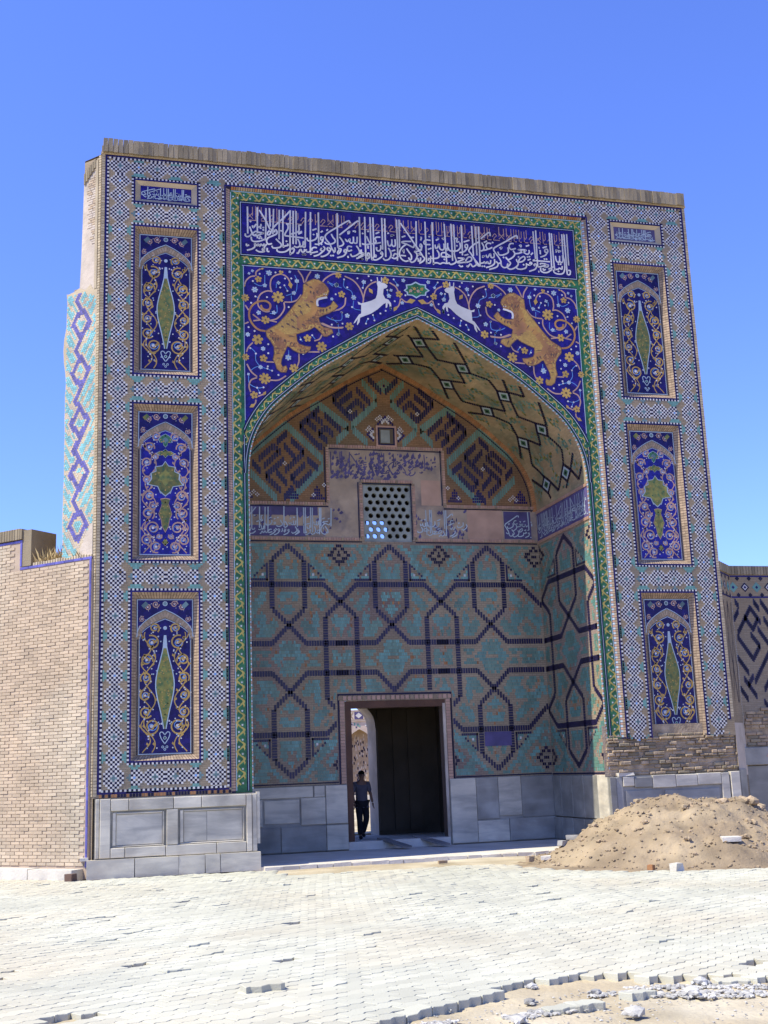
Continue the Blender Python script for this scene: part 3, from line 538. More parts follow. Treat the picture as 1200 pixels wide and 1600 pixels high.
# ---- crowning row of upright bricks
par = MB()
par.box((0, .16, 13.03), (12.0, .36, .14), 'cope')
par = par.build('parapet', portal)
meshes = []
for v in range(5):
    b = MB()
    b.box((0, 0, 0), (.081 + .003 * v, .36, .27 + random.uniform(-.006, .006)), 'cope', jit=.004)
    me = b.build('brick', par)
    meshes.append(me.data)
    if v:
        D.objects.remove(me)
    else:
        first = me
x, i = -5.99, 0
while x < 5.95:
    o = first if i == 0 else first.copy()
    if i:
        COL.objects.link(o)
        o.data = random.choice(meshes)
    o.location = (x + .054, .095 + random.uniform(-.010, .010), 13.09 + random.uniform(-.006, .008))
    x += .092
    i += 1
for k, z in enumerate((12.945,)):
    b = MB()
    b.box((0, .14, z + .012), (12.03, .34, .035), 'tan')
    b.build('ledge', portal)

# ---- lattice of small glazed tiles on the piers and along the top
T = .34 / 9
cent = []
for k in range(31):
    z = 1.59 + .34 * k
    for x in (-5.66, -3.96, 3.96, 5.66):
        cent.append((x, z, 'B' if k % 2 == 0 else 'S'))
        if k % 2:
            for q in (-.235, .235):
                cent.append((x + q, z, 'E'))
        else:
            for q in (-.27, .27):
                cent.append((x + q, z, 'e'))
for z in (1.59, 5.0, 8.40, 11.80):
    for s in (-1, 1):
        for k, t in ((1, 'S'), (2, 'B'), (3, 'B'), (4, 'S')):
            cent.append((s * (3.96 + .34 * k), z, t))
            for q in (-.215, .215):
                cent.append((s * (3.96 + .34 * k), z + q, 'E' if t == 'S' else 'e'))
n = 34
for k in range(n):
    x = -5.66 + 11.32 * k / (n - 1)
    cent.append((x, 12.715, 'B' if k % 2 == 0 else 'S'))
    if k % 2:
        for q in (-.17, .17):
            cent.append((x, 12.715 + q, 'E'))
for x in (-5.66, -3.96, 3.96, 5.66):
    cent += [(x, 12.12, 'S'), (x, 12.42, 'S')]
from collections import defaultdict
bucket = defaultdict(list)
for c in cent:
    bucket[(int(c[0] // .4), int(c[1] // .4))].append(c)
def tile_at(x, z):
    best, bt, bc = 99, None, None
    bx, bz = int(x // .4), int(z // .4)
    for i in (-1, 0, 1):
        for j in (-1, 0, 1):
            for c in bucket.get((bx + i, bz + j), ()):
                d = abs(x - c[0]) + abs(z - c[1])
                w = d - (.03 if c[2] == 'B' else 0) + (.05 if c[2] in 'Ee' else 0)
                if w < best:
                    best, bt, bc = w, c[2], c
    if bt is None:
        return None
    d = round(abs(x - bc[0]) / T) + round(abs(z - bc[1]) / T)
    if bt == 'B':
        return 'greyt' if d <= 1 else 'white' if d in (2, 4, 6) else 'navyd' if d in (3, 5) else None
    if bt == 'S':
        return 'sky' if d == 0 else 'navyd' if d in (2, 4) else 'white' if d in (1, 3, 5) else None
    if bt == 'E':
        return 'turq' if d <= 3 else None
    return 'greyt' if d <= 1 else None
def blocked(x, z, g=.0):
    ax = abs(x)
    if ax > 5.885 or z > 12.90 or z < 1.36:
        return True
    if ax < 3.74 and z < 12.545:
        return True
    if XI - .04 < ax < XO + .04:
        if any(a - .04 < z < b + .04 for a, b in PANELS) or SMALL[0] - .04 < z < SMALL[1] + .035:
            return True
    return x > 0 and z < ZD + .03 * math.sin(x * 9) + .05 * noise.noise((x * 3, z, 0))
tl = MB()
g = T * .475
nx = int(5.9 / T) + 1
for i in range(-nx, nx + 1):
    for j in range(int(1.3 / T), int(12.95 / T) + 1):
        x, z = i * T, j * T
        if blocked(x, z):
            continue
        c = tile_at(x, z)
        if c and random.random() > .004:
            FF.rect(tl, x - g, z - g, x + g, z + g, .003, c)
tl.build('mosaic_tiles', portal, 'small white, dark blue and turquoise tiles in a diamond checker', 'stuff')
# blue border lines with white teeth
ln = MB()
def line_rect(x0, z0, x1, z1, w, teeth, side, zcut=None):
    for (a, b, c, d) in ((x0, z0, x0 + w, z1), (x1 - w, z0, x1, z1), (x0 + w, z0, x1 - w, z0 + w), (x0 + w, z1 - w, x1 - w, z1)):
        if zcut is not None:
            if d <= zcut:
                continue
            b = max(b, zcut)
        FF.rect(ln, a, b, c, d, .003, 'navy')
    if teeth:
        t = .034
        k = w + t / 2 if side > 0 else -t / 2
        X0, X1, Z0, Z1 = x0 + k, x1 - k, z0 + k, z1 - k
        nn = int((Z1 - Z0) / t)
        for i in range(nn + 1):
            z = Z0 + (Z1 - Z0) * i / nn
            if zcut is None or z > zcut + .02:
                for x in (X0, X1):
                    FF.rect(ln, x - g, z - g, x + g, z + g, .003, 'white' if i % 2 == 0 else 'navyd')
        nn = int((X1 - X0) / t)
        for i in range(1, nn):
            x = X0 + (X1 - X0) * i / nn
            for z in (Z0, Z1):
                if zcut is None or z > zcut + .02:
                    FF.rect(ln, x - g, z - g, x + g, z + g, .003, 'white' if i % 2 == 0 else 'navyd')
for s in (-1, 1):
    for a, b in PANELS + [SMALL]:
        x0, x1 = sorted((s * XI, s * XO))
        line_rect(x0, a, x1, b, .032, True, -1, ZD if (s > 0 and a < 3) else None)
# outer frame line and the line round the middle bay
for x0, z0, x1, z1 in ((-5.935, 1.33, -5.90, 12.935 - .002), (5.90, ZD + .3, 5.935, 12.933), (-5.90, 12.90, 5.90, 12.932), (-5.90, 1.33, -3.74, 1.362),
                       (-3.735, 1.362, -3.705, 12.505), (3.705, ZD, 3.735, 12.505), (-3.735, 12.508, 3.735, 12.538)):
    FF.rect(ln, x0, z0, x1, z1, .003, 'navy')
for s in (-1, 1):
    zz = 1.40
    k = 0
    while zz < 12.86:
        if not (s > 0 and zz < ZD + .3):
            FF.rect(ln, s * 5.882 - g, zz - g, s * 5.882 + g, zz + g, .003, 'white' if k % 2 == 0 else 'navyd')
        if zz < 12.46 and not (s > 0 and zz < ZD):
            FF.rect(ln, s * 3.758 - g, zz - g, s * 3.758 + g, zz + g, .003, 'white' if k % 2 == 0 else 'navyd')
        k += 1
        zz += T
x, k = -5.85, 0
while x < 5.86:
    FF.rect(ln, x - g, 12.88 - g, x + g, 12.88 + g, .0035, 'white' if k % 2 == 0 else 'navyd')
    if x < -3.78:
        FF.rect(ln, x - g, 1.382 - g, x + g, 1.382 + g, .0035, 'white' if k % 2 == 0 else 'navyd')
    if abs(x) < 3.72:
        FF.rect(ln, x - g, 12.558 - g, x + g, 12.558 + g, .0035, 'white' if k % 2 == 0 else 'navyd')
    k += 1
    x += T
ln.build('border_tiles', portal, 'dark blue border lines edged with white tiles', 'stuff')
# narrow brick edging outside the blue line
eg = MB()
for s in (-1, 1):
    z = 1.3 if s < 0 else ZD + .35
    while z < 12.9:
        x0, x1 = sorted((s * 5.94, s * 5.998))
        FF.slab(eg, x0, z, x1, z + .042, 0, .006, 'tan')
        z += .052
z = -5.9
while z < -3.72:
    FF.slab(eg, z, 1.275, z + .04, 1.328, 0, .004, 'orange' if random.random() < .5 else 'navyd')
    z += .05
eg.build('edge_bricks', portal, None, 'stuff')

# ---- moulded edge between pier and middle bay, small bricks; paler ones on the right paint in sunlight
be = MB()
k = 0
z = 1.30
while z < 12.44:
    for s in (-1, 1):
        if s > 0 and z < ZD:
            continue
        xa, xb = s * 3.70, s * 3.625
        ym = RC * .5
        for (p, yp, q, yq, mt) in ((xa, 0, (xa + xb) / 2, ym, 'buffp'), ((xa + xb) / 2, ym, xb, RC, 'pale' if s > 0 and k % 2 else 'peach')):
            pts = [(p, yp, z), (q, yq, z), (q, yq, z + .038), (p, yp, z + .038)]
            be.face(pts if s < 0 else pts[::-1], mt)
    z += .046
    k += 1
for s in (-1, 1):
    pts = [(s * 3.70, .004, 1.27 if s < 0 else ZD), (s * 3.62, RC + .004, 1.27 if s < 0 else ZD), (s * 3.62, RC + .004, 12.46), (s * 3.70, .004, 12.51)]
    be.face(pts if s < 0 else pts[::-1], 'navyd')
be.face([(-3.62, RC + .004, 12.46), (3.62, RC + .004, 12.46), (3.70, .004, 12.51), (-3.70, .004, 12.51)], 'navyd')
x = -3.6
while x < 3.6:
    be.face([(x, RC, 12.463), (x + .036, RC, 12.463), (x + .036, .0, 12.508), (x, .0, 12.508)], 'orange' if random.random() < .4 else 'buffp')
    x += .046
be.build('bay_moulding', portal, None, 'stuff')

# ---- middle bay: green vine border, inscription, spandrel
arc_l = [(-a, b) for a, b in ARCH]               # apex -> left spring
poly = [(-3.625, 1.27), (-XJ, 1.27)] + [(-a, b) for a, b in ARCH[::-1]] + [(0, 12.465), (-3.625, 12.465)]
mb = MB()
FC.poly(mb, poly, 0, 'green')
poly_r = [(XJ, ZD), (3.625, ZD), (3.625, 12.465), (0, 12.465)] + list(ARCH)
FC.poly(mb, poly_r, 0, 'green')
bay = mb.build('vine_border', portal, 'green glazed border with ochre vine and white dots')
def vine(mb, path, w, wl=.245, ph=0.0, h=.003):
    pts = resample(path, .012)
    n = len(pts)
    off = offset(pts, 1.0)
    mid = []
    for i in range(n):
        t = i * .012 / wl * 2 * math.pi + ph
        a = math.sin(t) * w * .30
        mid.append((pts[i][0] + (off[i][0] - pts[i][0]) * a, pts[i][1] + (off[i][1] - pts[i][1]) * a))
    FC.rib(mb, mid, w * .16, h, 'yellow')
    half = wl / 2 / .012
    k = 0
    i = half * .25
    while i < n - 2:
        j = int(i)
        s = 1 if math.sin(j * .012 / wl * 2 * math.pi + ph) > 0 else -1
        nx_, nz_ = off[j][0] - pts[j][0], off[j][1] - pts[j][1]
        tx, tz = -nz_, nx_
        tx, tz = (nz_, -nx_)
        q = (pts[j][0] - nx_ * s * w * .17, pts[j][1] - nz_ * s * w * .17)
        FC.disc(mb, *q, w * .20, h + .001, 'greenl', 9)
        FC.disc(mb, *q, w * .085, h + .002, 'white', 7)
        # side leaf of the vine
        q2 = (pts[j][0] + nx_ * s * w * .36, pts[j][1] + nz_ * s * w * .36)
        lf = [(q2[0] + tx * a * w + nx_ * s * b * w, q2[1] + tz * a * w + nz_ * s * b * w) for a, b in
              ((-.36, -.03), (-.14, .06), (.02, .0), (.18, .09), (.40, .02), (.16, -.06), (.0, -.16), (-.16, -.07))]
        FC.poly(mb, lf, h + .0012, 'yellow')
        i += half
        k += 1
vb = MB()
bw = .185
for s in (-1, 1):
    vine(vb, [(s * 3.53, 1.4 if s < 0 else ZD + .04), (s * 3.53, 12.44)], bw)
vine(vb, [(-3.5, 12.345), (3.5, 12.345)], bw + .01)
vine(vb, [(-3.38, 11.045), (3.38, 11.045)], bw)
ac = offset(ARCH, .115)
ac[0] = (0, ac[0][1] + .03)
for s in (-1, 1):
    vine(vb, [(s * a, b) for a, b in ac if a < 3.4], .125, .23)
vb.build('vine', bay, None, 'stuff')
# thin white and black lines
wl = MB()
def frame_lines(x0, z0, x1, z1):
    for d, w, mt in ((0, .02, 'navyd'), (.02, .012, 'pale'), (.032, .02, 'navyd')):
        for (a, b, c, e) in ((x0 + d, z0 + d, x1 - d, z0 + d + w), (x0 + d, z1 - d - w, x1 - d, z1 - d), (x0 + d, z0 + d + w, x0 + d + w, z1 - d - w), (x1 - d - w, z0 + d + w, x1 - d, z1 - d - w)):
            FC.rect(wl, a, b, c, e, .004, mt)
frame_lines(-3.45, 11.13, 3.45, 12.255)
for s in (-1, 1):
    z0 = 1.3 if s < 0 else ZD + .03
    for d, w, mt in ((3.43, .022, 'navyd'), (3.410, .011, 'pale'), (3.395, .018, 'navyd'), (3.362, .034, None)):
        if mt:
            x0, x1 = sorted((s * d, s * (d - w)))
            FC.rect(wl, x0, z0, x1, 7.62, .004, mt)
    FC.rect(wl, *sorted((s * 3.60, s * 3.615))[:1], z0, sorted((s * 3.60, s * 3.615))[1], 12.42, .004, 'pale')
AO = offset(ARCH, .205)
AO[0] = (0, AO[0][1] + .035)
AOc = [p for p in AO if p[0] < 3.41]
for s in (-1, 1):
    for off_, w, mt in ((.205, .012, 'pale'), (.187, .02, 'navyd'), (.223, .02, 'navyd'), (.048, .012, 'pale'), (.03, .022, 'navyd'), (.063, .016, 'navyd')):
        pp = offset(ARCH, off_)
        pp[0] = (0, pp[0][1] + off_ * .16)
        FC.rib(wl, [(s * a, b) for a, b in pp if a < 3.42], w, .0045, mt)
FC.rect(wl, -3.6, 12.435, 3.6, 12.45, .004, 'pale')
wl.build('outline_tiles', bay, None, 'stuff')
# row of white beads round the arch edge
bd = MB()
edge = resample([(XJ, 1.32)] + list(ARCH[::-1]), .046)
for s in (-1, 1):
    for i, (a, b) in enumerate(edge[:-1]):
        if s > 0 and b < 1.36:
            continue
        a2, b2 = edge[i + 1]
        dx, dz = (a2 - a) * .78, (b2 - b) * .78
        mt = 'pale' if i % 2 == 0 else 'peach'
        nxn = Vector((-(b2 - b), 0, a2 - a)).normalized() * .02
        for y0, y1, ins in ((RC - .003, RC + .05, .004),):
            p = [(s * (a - .004), y0, b), (s * (a - .012), y1, b), (s * (a + dx - .012), y1, b + dz), (s * (a + dx - .004), y0, b + dz)]
            bd.face(p if s > 0 else p[::-1], mt)
        q = [(s * a, RC - .004, b), (s * (a + dx), RC - .004, b + dz), (s * (a + dx) + nxn.x * s, RC - .004, b + dz + nxn.z), (s * a + nxn.x * s, RC - .004, b + nxn.z)]
        bd.face(q if s < 0 else q[::-1], mt)
bd.build('arch_edge_beads', bay, None, 'stuff')

# inscription
mb = MB()
FC.rect(mb, -3.405, 11.175, 3.405, 12.21, .003, 'cobalt')
insc = mb.build('inscription_panel', portal, 'long cobalt panel of white Arabic lettering')
lt = MB()
for i, st in enumerate(INS_S):
    p = mm(st)
    p = [(max(-3.38, min(3.38, a)), max(11.2, min(12.18, b))) for a, b in p]
    FC.rib(lt, cr(p, 5) if len(p) > 2 else resample(p, .1), .03, .0055 + .0001 * (i % 12), 'white')
for st in INS_D:
    a, b = st[0] / 1000, st[1] / 1000
    FC.poly(lt, [(a - .025, b), (a, b - .022), (a + .025, b), (a, b + .022)], .0065, 'white')
lt.build('lettering', insc, 'white Arabic lettering')
kf = MB()
x = -3.3
rk = random.Random(3)
while x < 3.25:
    k = rk.random()
    zb, zt = 11.88, 12.17
    if k < .3:
        w = .10
        for q in (0, w):
            FC.rect(kf, x + q, zb + .08, x + q + .014, zt - rk.uniform(0, .05), .0042, 'peach')
        FC.rib(kf, [(x, zb + .15), (x + w + .014, zb + .02)], .014, .0043, 'peach')
        FC.rib(kf, [(x, zb + .02), (x + w + .014, zb + .15)], .014, .0044, 'peach')
        x += w + .06
    elif k < .65:
        FC.rect(kf, x, zb, x + .014, zt - rk.uniform(0, .08), .0042, 'peach')
        FC.rect(kf, x + .05, zb + .1, x + .064, zt - rk.uniform(0, .08), .0042, 'peach')
        FC.rib(kf, [(x + .007, zb + .1), (x + .03, zb + .06), (x + .057, zb + .1)], .014, .0043, 'peach')
        x += .11
    else:
        FC.rib(kf, cr([(x, zb + .06), (x + .05, zb + .13), (x + .09, zb + .09), (x + .05, zb + .05), (x + .02, zb)], 4), .014, .0042, 'peach')
        x += .14
    if rk.random() < .8:
        FC.rect(kf, x - .16, zb - .015, x + .02, zb, .0043, 'peach')
kf.build('small_lettering', insc, 'thin brown angular lettering behind the white letters')

# spandrel with tigers, deer and flowers
sp_pts_l = [(-3.39, 10.93)] + [(-3.39, 7.80)] + [(-a, b) for a, b in AOc[::-1]] + [(0, 10.93)]
mb = MB()
FC.poly(mb, sp_pts_l, .003, 'cobalt')
FC.poly(mb, [(-a, b) for a, b in sp_pts_l], .003, 'cobalt')
sp = mb.build('spandrel', portal, 'cobalt field over the arch with flowers on curling stems')
ol = MB()
for x0, z0, x1, z1, mt in ((-3.41, 10.93, 3.41, 10.945, 'pale'), (-3.41, 10.945, 3.41, 10.965, 'navyd')):
    FC.rect(ol, x0, z0, x1, z1, .0045, mt)
for s in (-1, 1):
    FC.rect(ol, *sorted((s * 3.39, s * 3.375))[:1], 7.9, sorted((s * 3.39, s * 3.375))[1], 10.93, .005, 'pale')
ol.build('outline', sp)
def inside_sp(x, z, m=.0):
    ax = abs(x)
    if z > 10.92 - m or ax > 3.37 - m:
        return False
    for (a, b), (c, d) in zip(AOc, AOc[1:]):
        if a <= ax <= c:
            return z > b + (d - b) * (ax - a) / max(c - a, 1e-6) + m
    return False
for s in (1, -1):
    f = (lambda p: p) if s == 1 else mir
    for i, st in enumerate(VINE):
        v = MB()
        P = cr(f(mm(st)), 5) if len(st) > 2 else f(mm(st))
        FC.rib(v, P, .027, .0046 + .00008 * (i % 14), 'peach')
        v.build('flower_stem', sp)
    for st in LEAF:
        v = MB()
        (a, b), (c, d) = f(mm(st))
        nx_, nz_ = -(d - b) * .28, (c - a) * .28
        mx, mz = (a + c) / 2, (b + d) / 2
        FC.poly(v, [(a, b), (mx + nx_, mz + nz_), (c, d), (mx - nx_, mz - nz_)], .0062, 'ochre')
        v.build('leaf', sp)
    v = MB()
    for i, st in enumerate(BSTEM):
        P = cr(f(mm(st)), 4) if len(st) > 2 else f(mm(st))
        FC.rib(v, P, .013, .0042 + .00006 * (i % 10), 'sky')
    for st in DOTS:
        a, b = f(mm([st]))[0]
        if inside_sp(a, b, .02):
            FC.disc(v, a, b, .019, .0066, 'white', 7)
    v.build('buds', sp, 'thin blue stems with white buds', 'stuff')
    for x, z, r, n_ in FLOWER:
        x, z, r = s * x / 1000, z / 1000, r / 1000
        if not inside_sp(x, z, r * .6):
            r *= .72
        v = MB()
        FC.flower(v, x, z, r, n_, .0068, 'ochre', 'brown', random.uniform(0, .5))
        v.build('flower', sp)
    for x, z, r, n_ in WFLOWER:
        x, z, r = s * x / 1000, z / 1000, r / 1000
        v = MB()
        FC.flower(v, x, z, r, n_, .0064, 'pale', 'sky', random.uniform(0, .6))
        v.build('small_flower', sp)
    v = MB()
    tg = f(mm(TIGER))
    FC.poly(v, tg, .0085, 'tiger')
    FC.rib(v, cr(f(mm(TAIL)), 6), .038, .0084, 'tiger')
    FC.rib(v, tg + tg[:1], .014, .0094, 'brown')
    t = v.build('tiger', sp, 'tawny striped tiger with curled tail, leaping')
    # cut tile pieces that make up the coat
    v = MB()
    def in_poly(P, a, b):
        ok = False
        j = len(P) - 1
        for i in range(len(P)):
            if (P[i][1] > b) != (P[j][1] > b) and a < (P[j][0] - P[i][0]) * (b - P[i][1]) / (P[j][1] - P[i][1]) + P[i][0]:
                ok = not ok
            j = i
        return ok
    e = .031
    a0, a1 = min(p[0] for p in tg), max(p[0] for p in tg)
    b0, b1 = min(p[1] for p in tg), max(p[1] for p in tg)
    rw_ = 0
    b = b0
    while b < b1:
        a = a0 + (e * .5 if rw_ % 2 else 0)
        while a < a1:
            q = [(a + random.uniform(-.004, .004) + dx_ * e * .44, b + random.uniform(-.004, .004) + dz_ * e * .44) for dx_, dz_ in ((-1, -1), (1, -1), (1, 1), (-1, 1))]
            if all(in_poly(tg, *w_) for w_ in q):
                t_ = noise.noise((a * 2.3, b * 2.3, 4))
                edge_ = not (in_poly(tg, a, b - .09) and in_poly(tg, a - .09 * s, b + .05))
                mt = 'tiger'
                if t_ > .18 or (edge_ and random.random() < .55):
                    mt = 'ochre'
                elif t_ < -.2 and random.random() < .8:
                    mt = 'tawny2'
                FC.poly(v, q, .0089, mt)
            a += e
        b += e
        rw_ += 1
    v.build('coat_tiles', t, None, 'stuff')
    v = MB()
    for st in STRIPES:
        (a, b), (c, d) = f(mm(st))
        FC.poly(v, [(a, b), ((a + c) / 2 + .02, (b + d) / 2 + .012), (c + (c - a) * .5, d + (d - b) * .5), ((a + c) / 2 - .02, (b + d) / 2 - .012)], .0095, 'brown')
    for st in EYE:
        a, b = f(mm(st))[0]
        FC.disc(v, a, b, .012, .0098, 'white', 6)
    v.build('stripes', t, None, 'stuff')
    v = MB()
    FC.rib(v, cr(f(mm(MOUTH)), 4), .04, .0096, 'white')
    v.build('mouth', t)
    v = MB()
    FC.poly(v, f(mm(DEER)), .0085, 'white')
    for st in ANTLER:
        FC.rib(v, f(mm(st)), .02, .0084, 'white')
    dr = v.build('deer', sp, 'white spotted deer running')
    v = MB()
    xs_ = [p[0] / 1000 for p in DEER]
    zs_ = [p[1] / 1000 for p in DEER]
    for _ in range(500):
        t_ = random.random()
        a = -.98 + .78 * t_ * .62
        b = 9.98 + .28 * t_ + random.uniform(-.07, .07)
        ok = False
        j = len(DEER) - 1
        for i in range(len(DEER)):
            if (zs_[i] > b) != (zs_[j] > b) and a < (xs_[j] - xs_[i]) * (b - zs_[i]) / (zs_[j] - zs_[i]) + xs_[i]:
                ok = not ok
            j = i
        if ok:
            FC.disc(v, a * s, b, .014, .0094, 'greyt', 5)
    if v.f:
        v.build('spots', dr, None, 'stuff')
cp = mm(CART)
cx0 = sum(p[0] for p in cp) / len(cp)
cp = [(p[0] - cx0, p[1]) for p in cp]
cz0 = sum(p[1] for p in cp) / len(cp)
v = MB()
FC.poly(v, cp, .0075, 'pale')
FC.poly(v, [(a * .86, cz0 + (b - cz0) * .82) for a, b in cp], .0085, 'green')
for i in range(4):
    FC.flower(v, (i - 1.5) * .075, cz0 + (.025 if i % 2 else -.02), .035, 5, .0095, 'ochre' if i % 2 else 'peach', 'brown')
for i in range(6):
    FC.disc(v, (i - 2.5) * .055, cz0 + (.05 if i % 2 else -.05), .012, .0096, 'ochre', 6)
v.build('cartouche', sp, 'small green star-shaped medallion over the arch tip')
ol = None
# ---------------------------------------------------------------- the six niche panels and two small inscription panels
def ptarch(hw, zs, za, n=9):
    """pointed arch from left spring to right spring"""
    k = za - zs
    half = cr([(hw, zs), (hw * .93, zs + k * .30), (hw * .72, zs + k * .56), (hw * .36, zs + k * .82), (0, za)], n // 2)
    return [(-a, b) for a, b in half] + half[::-1][1:]
DP = .10
def spiral(fr, mb, cx, cz, r, d, a0, h, mt, w=.014, turns=1.45, dots=True, dm='white'):
    pts = []
    n = 22
    for i in range(n + 1):
        t = i / n
        q = r * (1 - .78 * t)
        a = a0 + d * turns * 2 * math.pi * t
        pts.append((cx + q * math.cos(a), cz + q * math.sin(a)))
    fr.rib(mb, pts, w * 1.3, h, mt)
    if dots:
        fr.disc(mb, cx, cz, r * .2, h + .0008, dm, 7)
        for i in range(3):
            a = a0 + 2.1 * i + .9
            fr.disc(mb, cx + r * 1.16 * math.cos(a), cz + r * 1.16 * math.sin(a), r * .12, h + .0008, dm, 6)
def niche(s, z0, z1, kind, name_lab, zcut=None):
    x0 = s * PC
    F0 = Fr((x0, 0, 0), (1, 0, 0), (0, -1, 0))
    F1 = Fr((x0, DP, 0), (1, 0, 0), (0, -1, 0))
    ho, hi = .571, .492
    zo0, zo1 = z0 + .03, z1 - .03
    zi0, zi1 = z0 + .115, z1 - .13
    cz = zcut if zcut else -9
    # back sheet + parts
    mb = MB()
    F1.rect(mb, -hi, max(zi0, cz), hi, zi1, 0, 'buff')
    root = mb.build('niche_panel', portal, name_lab)
    fr = MB()
    st = .052
    for side in (-1, 1):
        z = max(zo0, cz)
        fr.face([F0.p(side * ho, max(zo0, cz), -.004), F0.p(side * hi, max(zi0, cz), -DP - .002), F0.p(side * hi, zi1, -DP - .002), F0.p(side * ho, zo1, -.004)][::side], 'brown')
        while z < zo1 - .02:
            for k in range(2):
                a, b = ho + (hi - ho) * (k * .5), ho + (hi - ho) * (k * .5 + .47)
                ha, hb = -DP * (k * .5), -DP * (k * .5 + .47)
                q = z + st * .8
                pts = [F0.p(side * a, z, ha), F0.p(side * b, z, hb), F0.p(side * b, q, hb), F0.p(side * a, q, ha)]
                fr.face(pts if side < 0 else pts[::-1], 'buffp')
            z += st
    for zz, zi in ((zo0, zi0), (zo1, zi1)):
        if zz < cz:
            continue
        sg = 1 if zi > zz else -1
        pts = [F0.p(-ho, zz, -.004), F0.p(ho, zz, -.004), F0.p(hi, zi, -DP - .002), F0.p(-hi, zi, -DP - .002)]
        fr.face(pts if sg > 0 else pts[::-1], 'brown')
        x = -ho
        while x < ho - .02:
            for k in range(2):
                t0, t1 = k * .5, k * .5 + .47
                sc0, sc1 = 1 - t0 * (1 - hi / ho), 1 - t1 * (1 - hi / ho)
                pts = [F0.p(x * sc0, zz + (zi - zz) * t0, -DP * t0), F0.p((x + .041) * sc0, zz + (zi - zz) * t0, -DP * t0),
                       F0.p((x + .041) * sc1, zz + (zi - zz) * t1, -DP * t1), F0.p(x * sc1, zz + (zi - zz) * t1, -DP * t1)]
                fr.face(pts if sg > 0 else pts[::-1], 'buffp')
            x += .052
    fr.build('frame', root, None, 'stuff')
    # corner fields above the little arch
    oh, os_, oa = .486, z1 - .815, z1 - .335
    ihw, is_, ia = .448, z1 - .84, z1 - .475
    co = ptarch(oh, os_, oa)
    mb = MB()
    half = [p for p in co if p[0] <= 1e-6]
    for sd in (-1, 1):
        pts = [(sd * -a, b) for a, b in half] if sd > 0 else list(half)
        pts = pts + [(0, zi1 - .01), (sd * (hi - .005), zi1 - .01)]
        F1.poly(mb, pts, .003, 'deepblue')
        for k in range(2):
            spiral(F1, mb, sd * (.16 + .14 * k), zi1 - .10 - .09 * k * .6, .062 - .008 * k, sd, 2.0 * k, .0045 + .0002 * k, 'peach', .013)
        spiral(F1, mb, sd * .39, zi1 - .36, .05, -sd, 1, .0049, 'peach', .012)
        spiral(F1, mb, sd * .42, zi1 - .50, .028, -sd, 1, .0049, 'peach', .01, dots=False)
        cz_ = zi1 - .11
        q = .062
        F1.poly(mb, [(sd * .345 - q, cz_ - q * .2), (sd * .345 - q * .2, cz_ - q * 1.1), (sd * .345 + q, cz_ + q * .1), (sd * .345 + q * .2, cz_ + q)], .006, 'greyt' if kind == 'lozenge' else 'olive')
        F1.rib(mb, [(0, oa + .008)] + [(sd * abs(a), b + .012) for a, b in co[len(co) // 2:]], .013, .0065, 'pale')
        F1.rect(mb, *sorted((sd * (hi - .012), sd * (hi - .026)))[:1], os_ + .03, sorted((sd * (hi - .012), sd * (hi - .026)))[1], zi1 - .012, .0066, 'pale')
    F1.rect(mb, -hi + .012, zi1 - .028, hi - .012, zi1 - .014, .0068, 'pale')
    F1.disc(mb, 0, zi1 - .09, .045, .006, 'pale', 8)
    F1.disc(mb, 0, zi1 - .09, .03, .007, 'greyt', 8)
    mb.build('corner_field', root)
    # brick arch band
    ab = MB()
    ci = ptarch(ihw, is_, ia)
    mid = resample(ptarch((oh + ihw) / 2 + .005, os_ - .01, (oa + ia) / 2), .05)
    for a, b in zip(mid, mid[1:]):
        dx, dz = b[0] - a[0], b[1] - a[1]
        L = math.hypot(dx, dz)
        nx_, nz_ = -dz / L, dx / L
        w = .042
        p = [(a[0] + nx_ * w, a[1] + nz_ * w), (a[0] - nx_ * w, a[1] - nz_ * w), (a[0] + dx * .8 - nx_ * w, a[1] + dz * .8 - nz_ * w), (a[0] + dx * .8 + nx_ * w, a[1] + dz * .8 + nz_ * w)]
        F1.poly(ab, p, .004, 'buffp')
    ab.build('arch_band', root, None, 'stuff')
    # the niche field itself
    zb = max(zi0 + .01, cz)
    mb = MB()
    blue = 'deepblue' if kind == 'lozenge' else 'cobalt2'
    F1.poly(mb, [(-ihw, zb), (ihw, zb)] + ci[::-1], .003, blue)
    F1.rib(mb, [(-ihw + .012, zb + .01), (-ihw + .012, is_)] + [(a * .97, b - .012) for a, b in ci] + [(ihw - .012, is_), (ihw - .012, zb + .01)], .010, .0045, 'pale')
    F1.rib(mb, [(-ihw - .02, zb), (-ihw - .02, is_)], .016, .0042, 'navyd')
    F1.rib(mb, [(ihw + .02, zb), (ihw + .02, is_)], .016, .0042, 'navyd')
    if zcut is None:
        F1.rect(mb, -ihw, zb + .006, ihw, zb + .02, .0046, 'pale')
    field = mb.build('blue_field', root)
    sc = MB()
    cvine = 'ochre' if kind == 'lozenge' else 'peach'
    lay = [(.21, 2.02, .13, 1), (.29, 1.72, .11, -1), (.30, 1.42, .10, 1), (.31, 1.12, .10, -1), (.30, .84, .11, 1), (.21, .60, .15, -1), (.22, .27, .15, 1), (.17, 2.27, .09, -1), (.11, .14, .07, 1)]
    if kind == 'palmette':
        lay = [(.16, 2.30, .085, 1), (.27, 2.10, .10, -1), (.30, 1.82, .09, 1), (.17, 1.93, .06, 1), (.31, 1.50, .075, -1), (.27, 1.20, .11, 1), (.20, 1.02, .075, -1), (.28, .88, .12, -1), (.20, .62, .12, 1), (.30, .40, .10, -1), (.15, .28, .11, 1), (.32, .17, .07, -1), (.10, .47, .05, 1)]
    H = (z1 - z0) / 2.913
